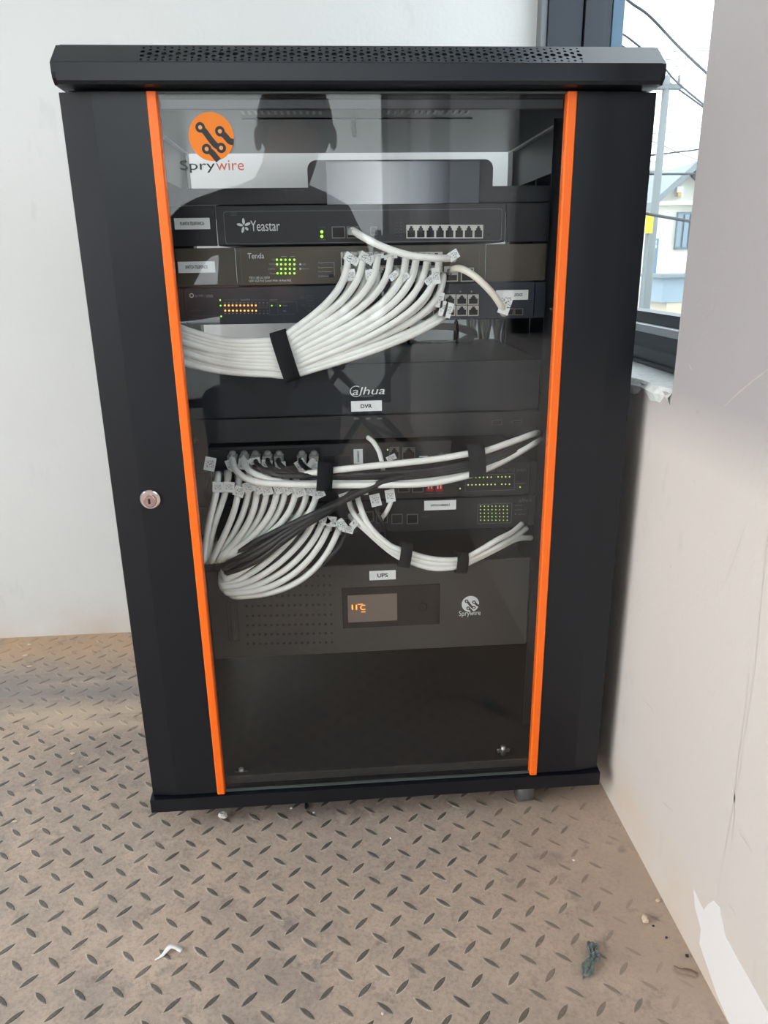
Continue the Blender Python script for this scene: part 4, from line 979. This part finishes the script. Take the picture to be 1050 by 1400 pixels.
# -- coiled slack behind the recorder
def coil(cx, cz, rx, rz_, y, turns, label):
    pts = []
    for k in range(turns*20+1):
        t = 2*math.pi*k/20; g = 1-.09*(k/20 % 3)
        pts.append(Vector((cx+rx*g*math.cos(t), y+.0045*math.sin(k*.31), cz+rz_*g*math.sin(t))))
    o = tube('cable_coil', pts, .0036, M_white_cable, None, 8, label=label, category='cable')
    for dx in (-.045, .03):
        cc = Vector((cx+dx, y, cz)); n = 20
        ring = [cc+Vector((.0, .012*math.sin(2*math.pi*i/n), (rz_+.006)*math.cos(2*math.pi*i/n))) for i in range(n+1)]
        tube('tie', ring, .0022, M_velcro, o, 6)
    return o
c_ = at(628, 458, .33)
coil(c_.x-.035, c_.z-.001, .062, .0165, .33, 6, 'coil of white cable tied behind the recorder')
for k in range(11):
    px = 640+5*k; a = at(px, 440, .40+.012*(k % 3)); 
    tube('hanging_cable', catmull([a+Vector((.012*math.sin(k*2.1), 0, .10)), a+Vector((.004*math.sin(k), 0, .03)), a, a+Vector((.006*math.cos(k*1.7), 0, -.035)), a+Vector((.012*math.cos(k*1.3), 0, -.10))], 5), .0032, M_white_cable if k % 4 else M_beige_cable, None, 8, label='white cable hanging in the rear opening, %s from the left' % ORD[k], category='cable', group='cables hanging behind the recorder')

# ================================================================== LITTER ON THE FLOOR
def lump(name, px, py, r, m, label, cat, sx=(1, 1, .6), seed=1):
    q = atz(px, py, FZ); rnd = random.Random(seed); bm = bmesh.new(); bmesh.ops.create_icosphere(bm, subdivisions=2, radius=r)
    for v in bm.verts:
        k = 1+rnd.uniform(-.28, .28); v.co = Vector((v.co.x*sx[0]*k, v.co.y*sx[1]*k, v.co.z*sx[2]*k))
    zmin = min(v.co.z for v in bm.verts); bmesh.ops.translate(bm, verts=bm.verts, vec=(q.x, q.y, FZ-zmin-.0002+.0006))
    return from_bm(name, bm, m, None, False, label=label, category=cat)
M_chip = mat('white_chip', C(226, 224, 218), .8); M_stone = mat('beige_grit', C(204, 186, 164), .85)
lump('plaster_chip', 305, 1119, .0056, M_chip, 'white plaster chip below the left end of the cabinet base', 'debris', (1.15, .9, .75), 2)
lump('plaster_crumb', 398, 1106, .0018, M_chip, 'tiny white crumb beside the dark bit under the cabinet', 'debris', seed=3)
lump('plaster_crumb', 429, 1112, .0016, M_chip, 'tiny white crumb further right under the cabinet front', 'debris', seed=4)
lump('dark_bit', 419, 1104, .0036, mat('dark_scrap', (.02, .022, .025), .6), 'small black scrap under the cabinet front edge', 'debris', (.8, 1.6, .7), 5)
lump('stone_chip', 881, 1260, .0046, M_stone, 'beige stone chip on the floor near the right wall', 'debris', (.8, 1.2, .7), 6)
lump('stone_crumb', 899, 1233, .0028, M_stone, 'beige crumb right at the foot of the right wall', 'debris', seed=7)
lump('stone_crumb', 893, 1267, .0014, MATS['dark_scrap'], 'tiny dark crumb beside the beige stone chip', 'debris', seed=8)
lump('stone_crumb', 911, 1283, .0014, MATS['dark_scrap'], 'tiny dark crumb between stone chip and wall', 'debris', seed=9)
lump('stone_crumb', 939, 1308, .0020, MATS['dark_scrap'], 'tiny dark crumb touching the right wall near the leaf', 'debris', seed=10)
lump('plaster_crumb', 784, 1177, .0016, M_chip, 'tiny white crumb on the tread plate right of centre', 'debris', seed=12)
lump('plaster_crumb', 534, 1147, .0014, M_chip, 'tiny white crumb on the tread plate at centre', 'debris', seed=13)
lump('plaster_crumb', 523, 1387, .0014, M_chip, 'tiny white crumb near the bottom edge of the picture', 'debris', seed=14)
for k, (px, py, r) in enumerate(((41, 882, .0036), (36, 897, .0048), (41, 912, .0038), (100, 1031, .0032), (111, 1049, .0030), (46, 1074, .0024), (20, 1124, .0026))):
    lump('plaster_crumb', px, py, r, M_stone, 'pale plaster fleck on the floor left of the cabinet, %s from the back wall' % ORD[k], 'debris', (1.3, .8, .35), 20+k)
# curled white strip
def strip(name, L, w, m, label, cat):
    pts = catmull([atz(px, py, FZ)+Vector((0, 0, h)) for px, py, h in L], 6); n = len(pts); V = []; F = []
    for i, p in enumerate(pts):
        d = (pts[min(i+1, n-1)]-pts[max(i-1, 0)]).normalized(); s_ = d.cross(Vector((0, 0, 1))).normalized(); ww = w*(.25+.75*min(1, i/(n*.45)))
        V += [p+s_*ww, p-s_*ww, p-s_*ww+Vector((0, 0, .0005)), p+s_*ww+Vector((0, 0, .0005))]
    for i in range(n-1):
        for k in range(4): a, b = i*4+k, i*4+(k+1) % 4; F.append((a, b, b+4, a+4))
    F += [(3, 2, 1, 0), tuple((n-1)*4+k for k in range(4))]
    return raw(name, V, F, m, None, True, label=label, category=cat)
strip('paper_strip', [(212, 1314, .0012), (222, 1308, .0016), (232, 1300, .0050), (240, 1299, .0046), (249, 1302, .0022)], .0028, mat('white_strip', C(236, 236, 234), .5), 'curled white paper strip on the tread plate', 'scrap')
# crumpled grey green tape scrap
random.seed(21)
tp_pts = catmull([atz(px, py, FZ)+Vector((0, 0, h)) for px, py, h in ((810, 1294, .004), (809, 1305, .005), (812, 1313, .005), (806, 1323, .005), (800, 1338, .004))], 6)
V = []; F = []; n = len(tp_pts); prof = [(-1, 0), (-.8, .9), (-.3, .5), (.05, 1.1), (.5, .55), (.9, .9), (1, 0), (.3, -.35), (-.4, -.35)]
for i, p in enumerate(tp_pts):
    d = (tp_pts[min(i+1, n-1)]-tp_pts[max(i-1, 0)]).normalized(); s_ = d.cross(Vector((0, 0, 1))).normalized(); wd = .0052+.0016*math.sin(i*.7)
    for a, b in prof: V.append(p+s_*a*wd*(1+random.uniform(-.12, .12))+Vector((0, 0, (b*.0042+random.uniform(-.0005, .0005))*(.7 if i in (0, n-1) else 1))))
m_ = len(prof)
for i in range(n-1):
    for k in range(m_): a, b = i*m_+k, i*m_+(k+1) % m_; F.append((a, b, b+m_, a+m_))
F += [tuple(range(m_))[::-1], tuple((n-1)*m_+k for k in range(m_))]
raw('tape_scrap', V, F, mat('grey_green_tape', C(118, 130, 126), .55, noise=(300, .8, C(74, 84, 84))), None, False, label='crumpled grey green tape scrap on the floor near the right wall', category='scrap')
strip('dry_leaf', [(921, 1322, .0012), (931, 1330, .0030), (942, 1331, .0024), (953, 1335, .0012)], .0036, mat('brown_leaf', C(150, 128, 112), .6), 'curled brown leaf scrap at the foot of the right wall', 'scrap')

# ================================================================== OUTSIDE THE WINDOW
M_house = mat('cream_render', C(222, 220, 208), .8, noise=(2.5, .5, C(196, 194, 184)))
M_gblue = mat('blue_grey_render', C(112, 124, 134), .8); M_roof = mat('pale_tin_roof', C(122, 130, 132), .6); M_pole = mat('weathered_pole', C(112, 118, 118), .8)
M_wire = mat('dark_wire', C(60, 64, 68), .7); M_wnd = mat('far_window_glass', C(120, 136, 146), .3); M_trimw = mat('far_white_trim', C(232, 232, 226), .7)
GZ = -3.6
box('ground_outside', -60, 60, -60, 60, GZ-.2, GZ, mat('street_asphalt', C(150, 150, 148), .9), kind='structure')
def wpt(px, py, Yd): return at(px, py, Yd)
def house(label, Yd, px0, px1, ptop, dep, m, roof=None):
    a, b = wpt(px0, ptop, Yd), wpt(px1, ptop, Yd)
    o = empty('house', ((a.x+b.x)/2, Yd+dep/2, GZ), label=label, category='building')
    box('wall', a.x, b.x, Yd, Yd+dep, GZ, a.z, m, o)
    return o, a, b
h1, a, b = house('cream house with a low gable, seen through the window', 13.0, 899, 990, 279, 5, M_house)
g0, g1 = wpt(896, 280, 12.9), wpt(985, 280, 12.9); gp = wpt(941, 236, 12.9)
prism('gable', [(g0.x, g0.z), (g1.x, g0.z), (gp.x, gp.z)], 12.95, 17.9, M_house, h1)
sweep('roof', [(g0.x-.2, g0.z-.10), (gp.x, gp.z+.02), (g1.x+.2, g0.z-.10), (g1.x+.2, g0.z+.02), (gp.x, gp.z+.14), (g0.x-.2, g0.z+.02)], [lambda p, q, yy=yy: Vector((p, yy, q)) for yy in (12.6, 18.0)], M_roof, h1)
e0 = rect(898, 275, 985, 280, 12.85); box('eave_board', e0[0], e0[1], 12.8, 12.95, e0[2], e0[3], M_trimw, h1)
e0 = rect(924, 255, 933, 269, 12.9); f_ = box('lamp_niche', e0[0], e0[1], 12.86, 12.95, e0[2], e0[3], M_trimw, h1); e0 = rect(926, 263, 931, 269, 12.84); box('niche_lamp', e0[0], e0[1], 12.82, 12.86, e0[2], e0[3], mat('ochre_lamp', C(190, 160, 90), .5), f_)
e0 = rect(923, 290, 950, 341, 13.0); w_ = box('window', e0[0], e0[1], 12.93, 13.0, e0[2], e0[3], M_gblue, h1)
for c0, c1 in ((925, 931), (934, 940), (942, 948)): e0 = rect(c0, 293, c1, 338, 12.92); box('pane', e0[0], e0[1], 12.90, 12.93, e0[2], e0[3], M_wnd, w_)
e0 = rect(906, 379, 965, 413, 11.3); ax, bx_, az, bz = e0
sd = empty('shed', ((ax+bx_)/2, 11.7, GZ), label='pale blue tin shed in front of the cream house', category='building')
box('upper_wall', ax, bx_, 11.3, 12.1, az, bz, mat('pale_blue_tin', C(136, 154, 164), .6), sd); box('lower_wall', ax+.1, bx_-.05, 11.32, 12.1, GZ, az, mat('tan_boards', C(190, 180, 160), .8), sd); box('roof', ax-.1, bx_+.1, 11.2, 12.2, bz, bz+.05, M_roof, sd)
h2, a, b = house('blue grey flat house behind the utility pole, seen through the window', 18.0, 890, 915, 262, 5, M_gblue)
box('roof_slab', a.x-.6, b.x+.4, 17.7, 23, a.z, a.z+.25, M_roof, h2)
h3, a, b = house('long pale house with tin roof, farthest of the houses', 24.0, 850, 1020, 250, 6, M_trimw)
box('roof', a.x-.5, b.x+.5, 23.5, 30.5, a.z, a.z+.3, M_roof, h3)
for px in (905, 918, 931, 944): e0 = rect(px, 254, px+6, 262, 24); box('window', e0[0], e0[1], 23.93, 24, e0[2], e0[3], M_wnd, h3)
h4, a, b = house('white low house left of the cream one, with a blue door panel', 12.6, 868, 899.5, 318, 3, M_trimw)
e0 = rect(889, 326, 904, 392, 12.6); dr = box('blue_panel', e0[0], e0[1]-.12, 12.5, 12.6, e0[2], e0[3], mat('blue_door', C(104, 128, 148), .6), h4)
for py in (331, 337): q = at(894.5, py, 12.48); disc('round_lamp', q.x, q.z, .035, 12.46, 12.5, M_trimw, dr, 14)
p0 = at(912, 105, 11.0)
pole = empty('utility_pole', (p0.x, 11, GZ), label='pale utility pole carrying wires outside the window', category='pole')
tube('shaft', [Vector((p0.x, 11, GZ)), Vector((p0.x, 11, p0.z))], lambda t: .085-.035*t, M_pole, pole, 12)
box('crossarm', p0.x-.22, p0.x+.22, 10.95, 11.05, p0.z-.16, p0.z-.10, M_pole, pole)
for dx in (-.18, 0, .18): tube('insulator', [Vector((p0.x+dx, 11, p0.z-.10)), Vector((p0.x+dx, 11, p0.z+.02))], .022, M_pole, pole, 8)
e0 = rect(883, 294, 893, 319, 10.4); sgn = empty('street_sign', ((e0[0]+e0[1])/2, 10.42, GZ), label='yellow street sign beside the utility pole', category='sign')
box('plate', e0[0], e0[1], 10.4, 10.42, e0[2], e0[3], mat('yellow_sign', C(250, 196, 60), .5), sgn); tube('post', [Vector(((e0[0]+e0[1])/2, 10.45, GZ)), Vector(((e0[0]+e0[1])/2, 10.45, e0[3]))], .03, M_pole, sgn)
wires = [([(820, -40), (858, 0), (888, 22), (930, 66), (972, 105), (1010, 135)], 9, .009, 'thick wire sagging steeply across the top of the window view'),
         ([(800, 20), (842, 42), (862, 54), (905, 90), (925, 112), (967, 147), (1000, 172)], 10.8, .008, 'wire running down to the right, upper of the pair at the pole'),
         ([(800, 36), (842, 58), (870, 76), (905, 106), (922, 118), (965, 149), (1000, 176)], 11.1, .008, 'wire running down to the right, lower of the pair at the pole'),
         ([(840, 72), (905, 71), (975, 69), (1010, 68)], 16, .006, 'faint level wire, uppermost of three beside the pole top'),
         ([(840, 85), (905, 82), (975, 76), (1010, 72)], 16.3, .006, 'faint level wire, middle of three beside the pole top'),
         ([(840, 96), (905, 92), (975, 86), (1010, 82)], 16.6, .006, 'faint level wire, lowest of three beside the pole top'),
         ([(840, 216), (893, 212), (925, 208), (957, 204), (1000, 196)], 12.2, .009, 'wire crossing the pole at mid height of the view'),
         ([(840, 238), (893, 238), (955, 238), (1000, 239)], 12.4, .011, 'dark level wire just above the house roofs'),
         ([(840, 222), (893, 221), (955, 221), (1000, 222)], 12.7, .006, 'thin level wire above the dark level wire'),
         ([(850, 188), (893, 194), (930, 210), (955, 219), (1000, 236)], 13.2, .006, 'thin wire slanting down to the right above the roofs'),
         ([(850, 186), (900, 182), (957, 176), (1000, 170)], 15, .006, 'thin wire rising gently to the right above mid height'),
         ([(840, 284), (888, 293), (945, 303), (1000, 314)], 10.2, .013, 'thick grey cable in front of the cream house window'),
         ([(870, 130), (930, 62), (990, 0), (1020, -30)], 30, .010, 'faint wire rising to the upper right'),
         ([(880, 130), (940, 78), (1000, 20)], 32, .010, 'second faint wire rising to the upper right')]
for L, Yd, r, lb in wires:
    tube('overhead_wire', catmull([at(px, py, Yd) for px, py in L], 6), r*1.7, M_wire if r > .0065 and Yd < 20 else mat('faint_wire', C(140, 146, 150), .7), None, 6, label=lb, category='wire')

# ================================================================== THE PHOTOGRAPHER (seen only mirrored in the glass) AND A CHAIR
M_jeans = mat('blue_denim', C(42, 52, 72), .9, noise=(60, .5, C(58, 70, 92))); M_shirt = mat('dark_grey_shirt', C(48, 50, 54), .9); M_skin = mat('skin', C(176, 128, 100), .5); M_shoe = mat('dark_shoe', C(34, 32, 32), .6); M_hair = mat('dark_hair', (.012, .010, .009), .6)
def person():
    J = {}; E_ = []
    def j(n, x, y, z, r): J[n] = (Vector((x, y, z)), r)
    j('pelvis', -.21, -1.42, .22, .150); j('belly', -.21, -1.39, .44, .145); j('chest', -.20, -1.31, .64, .160); j('collar', -.17, -1.25, .79, .095); j('neck', -.135, -1.225, .85, .056); j('jaw', -.115, -1.195, .905, .072); j('crown', -.105, -1.195, 1.0, .092)
    J['nose'] = (Vector((-.10, -1.085, .935)), .014)
    for s_, nm in ((-1, 'l'), (1, 'r')):
        j('hip'+nm, -.20+s_*.10, -1.40, .16, .095); j('knee'+nm, -.19+s_*.115, -1.03, .36, .066); j('shin'+nm, -.20+s_*.12, -1.14, .15, .056); j('ankle'+nm, -.20+s_*.125, -1.22, .005, .042); j('toe'+nm, -.20+s_*.14, -1.06, -.030, .032)
        j('shoulder'+nm, -.205+s_*.185, -1.26, .75, .078); j('elbow'+nm, -.20+s_*.25, -1.06, .57, .052)
        hp = CAM-_fw*.016-UP*.055+RT*s_*.052
        J['wrist'+nm] = (hp-_fw*.075-UP*.045+RT*s_*.030, .026); J['palm'+nm] = (hp-_fw*.018-UP*.012+RT*s_*.008, .022)
        E_ += [('pelvis', 'hip'+nm), ('hip'+nm, 'knee'+nm), ('knee'+nm, 'shin'+nm), ('shin'+nm, 'ankle'+nm), ('ankle'+nm, 'toe'+nm), ('collar', 'shoulder'+nm), ('shoulder'+nm, 'elbow'+nm), ('elbow'+nm, 'wrist'+nm), ('wrist'+nm, 'palm'+nm)]
        for k in range(4):
            b = hp+UP*(.026-.017*k)-_fw*.006; L = (.030, .034, .032, .026)[k]
            J['fa%d%s' % (k, nm)] = (b+RT*s_*.004, .0085); J['fb%d%s' % (k, nm)] = (b-RT*s_*.010+_fw*.008*L/.03, .0072)
            E_ += [('palm'+nm, 'fa%d%s' % (k, nm)), ('fa%d%s' % (k, nm), 'fb%d%s' % (k, nm))]
        J['ta'+nm] = (hp-_fw*.030+UP*.012-RT*s_*.004, .0095); J['tb'+nm] = (hp-_fw*.016+UP*.034-RT*s_*.016, .0080)
        E_ += [('palm'+nm, 'ta'+nm), ('ta'+nm, 'tb'+nm)]
    E_ += [('pelvis', 'belly'), ('belly', 'chest'), ('chest', 'collar'), ('collar', 'neck'), ('neck', 'jaw'), ('jaw', 'crown'), ('jaw', 'nose')]
    names = list(J); ix = {n: i for i, n in enumerate(names)}
    me = bpy.data.meshes.new('b'); me.from_pydata([tuple(J[n][0]) for n in names], [(ix[a], ix[b]) for a, b in E_], [])
    ob = bpy.data.objects.new('b', me); COL.objects.link(ob)
    sk = ob.modifiers.new('s', 'SKIN'); sk.use_smooth_shade = True
    for i, n in enumerate(names): d = me.skin_vertices[0].data[i]; d.radius = (J[n][1], J[n][1]); d.use_root = (n == 'pelvis')
    ob.modifiers.new('d', 'SUBSURF').levels = 2; ob.modifiers['d'].render_levels = 2
    dg = bpy.context.evaluated_depsgraph_get(); dg.update(); bme = bpy.data.meshes.new_from_object(ob.evaluated_get(dg)); bpy.data.objects.remove(ob)
    def kind(a, b):
        for q in (a, b):
            if q.startswith('toe'): return 3
        for q in (a, b):
            if q[:4] in ('knee', 'shin', 'ankl') or q.startswith('hip'): return 0
        if b in ('jaw', 'crown', 'nose', 'neck'): return 2
        if b.startswith('wrist') or b.startswith('palm') or b[:2] in ('fa', 'fb', 'ta', 'tb'): return 2
        return 1
    for m in (M_jeans, M_shirt, M_skin, M_shoe): bme.materials.append(m)
    segs = [(J[a][0], J[b][0], kind(a, b), (J[a][1]+J[b][1])/2) for a, b in E_]
    for p in bme.polygons:
        best = (9, 0)
        for a, b, k, r in segs:
            ab = b-a; t = max(0, min(1, (p.center-a).dot(ab)/ab.length_squared)); d = (p.center-(a+ab*t)).length-r
            if d < best[0]: best = (d, k)
        p.material_index = best[1]; p.use_smooth = True
    bme.name = 'person'; o = bpy.data.objects.new('person', bme); link(o, None, label='crouching person in jeans and dark shirt taking the photo, mirrored in the glass', category='person')
    bm = bmesh.new(); bmesh.ops.create_uvsphere(bm, u_segments=20, v_segments=14, radius=1)
    for v in bm.verts: v.co = Vector((-.106+v.co.x*.092, -1.208+v.co.y*.108, .992+v.co.z*.108))
    bmesh.ops.delete(bm, geom=[v for v in bm.verts if v.co.z < .91 or (v.co.y > -1.135 and v.co.z < 1.035)], context='VERTS')
    from_bm('hair', bm, M_hair, o, True)
    for s_ in (-1, 1):
        bm = bmesh.new(); bmesh.ops.create_uvsphere(bm, u_segments=10, v_segments=8, radius=.012); bmesh.ops.translate(bm, verts=bm.verts, vec=(-.104+s_*.034, -1.112, .975)); from_bm('eye', bm, M_hair, o, True)
        bm = bmesh.new(); bmesh.ops.create_uvsphere(bm, u_segments=10, v_segments=8, radius=.024)
        for v in bm.verts: v.co = Vector((-.106+s_*.092+v.co.x*.4, -1.20+v.co.y*.8, .955+v.co.z*1.2))
        from_bm('ear', bm, M_skin, o, True)
    box('mouth', -.128, -.076, -1.124, -1.112, .892, .900, mat('lip', C(140, 80, 72), .5), o, .003, 2)
    c = CAM-UP*.052-_fw*.011; V = []
    for w in (-.004, .004):
        for a, b in rounded(-.0375, .0375, -.074, .074, .009, 3): V.append(c+RT*a+UP*b+_fw*w)
    n = len(V)//2
    raw('phone', V, [tuple(range(n))[::-1], tuple(range(n, 2*n))]+[(i, (i+1) % n, n+(i+1) % n, n+i) for i in range(n)], mat('phone_case', (.01, .01, .012), .3), None, label='black phone held up in the hands of the crouching person', category='phone')
person()
def folding_chair(cx, cy, rz):
    m = mat('chair_metal', C(40, 42, 46), .4, metal=.5); R_ = Matrix.Rotation(rz, 3, 'Z')
    q = lambda x, y, z: R_ @ Vector((x, y, 0))+Vector((cx, cy, FZ+z))
    o = empty('folding_chair', (cx, cy, FZ), label='dark folding chair with crossed legs, mirrored in the glass beside the person', category='chair')
    for s_ in (-1, 1):
        tube('leg', [q(s_*.21, .20, .012), q(s_*.21, -.16, .47), q(s_*.21, -.22, .84)], .012, m, o); tube('leg', [q(s_*.19, -.22, .012), q(s_*.19, .18, .44)], .012, m, o)
    tube('stretcher', [q(-.21, .12, .10), q(.21, .12, .10)], .009, m, o); tube('stretcher', [q(-.19, -.14, .10), q(.19, -.14, .10)], .009, m, o)
    for nm, a in (('seat', [(-.2, -.16, .44), (.2, -.16, .44), (.2, .20, .45), (-.2, .20, .45)]), ('backrest', [(-.2, -.19, .62), (.2, -.19, .62), (.2, -.22, .82), (-.2, -.22, .82)])):
        d = (0, 0, .03) if nm == 'seat' else (0, .02, 0)
        V = [q(*p) for p in a]+[q(p[0]+d[0], p[1]+d[1], p[2]+d[2]) for p in a]
        raw(nm, V, [(3, 2, 1, 0), (4, 5, 6, 7)]+[(i, (i+1) % 4, (i+1) % 4+4, i+4) for i in range(4)], mat('chair_vinyl', C(30, 32, 38), .5), o)
folding_chair(.03, -1.95, math.radians(70))
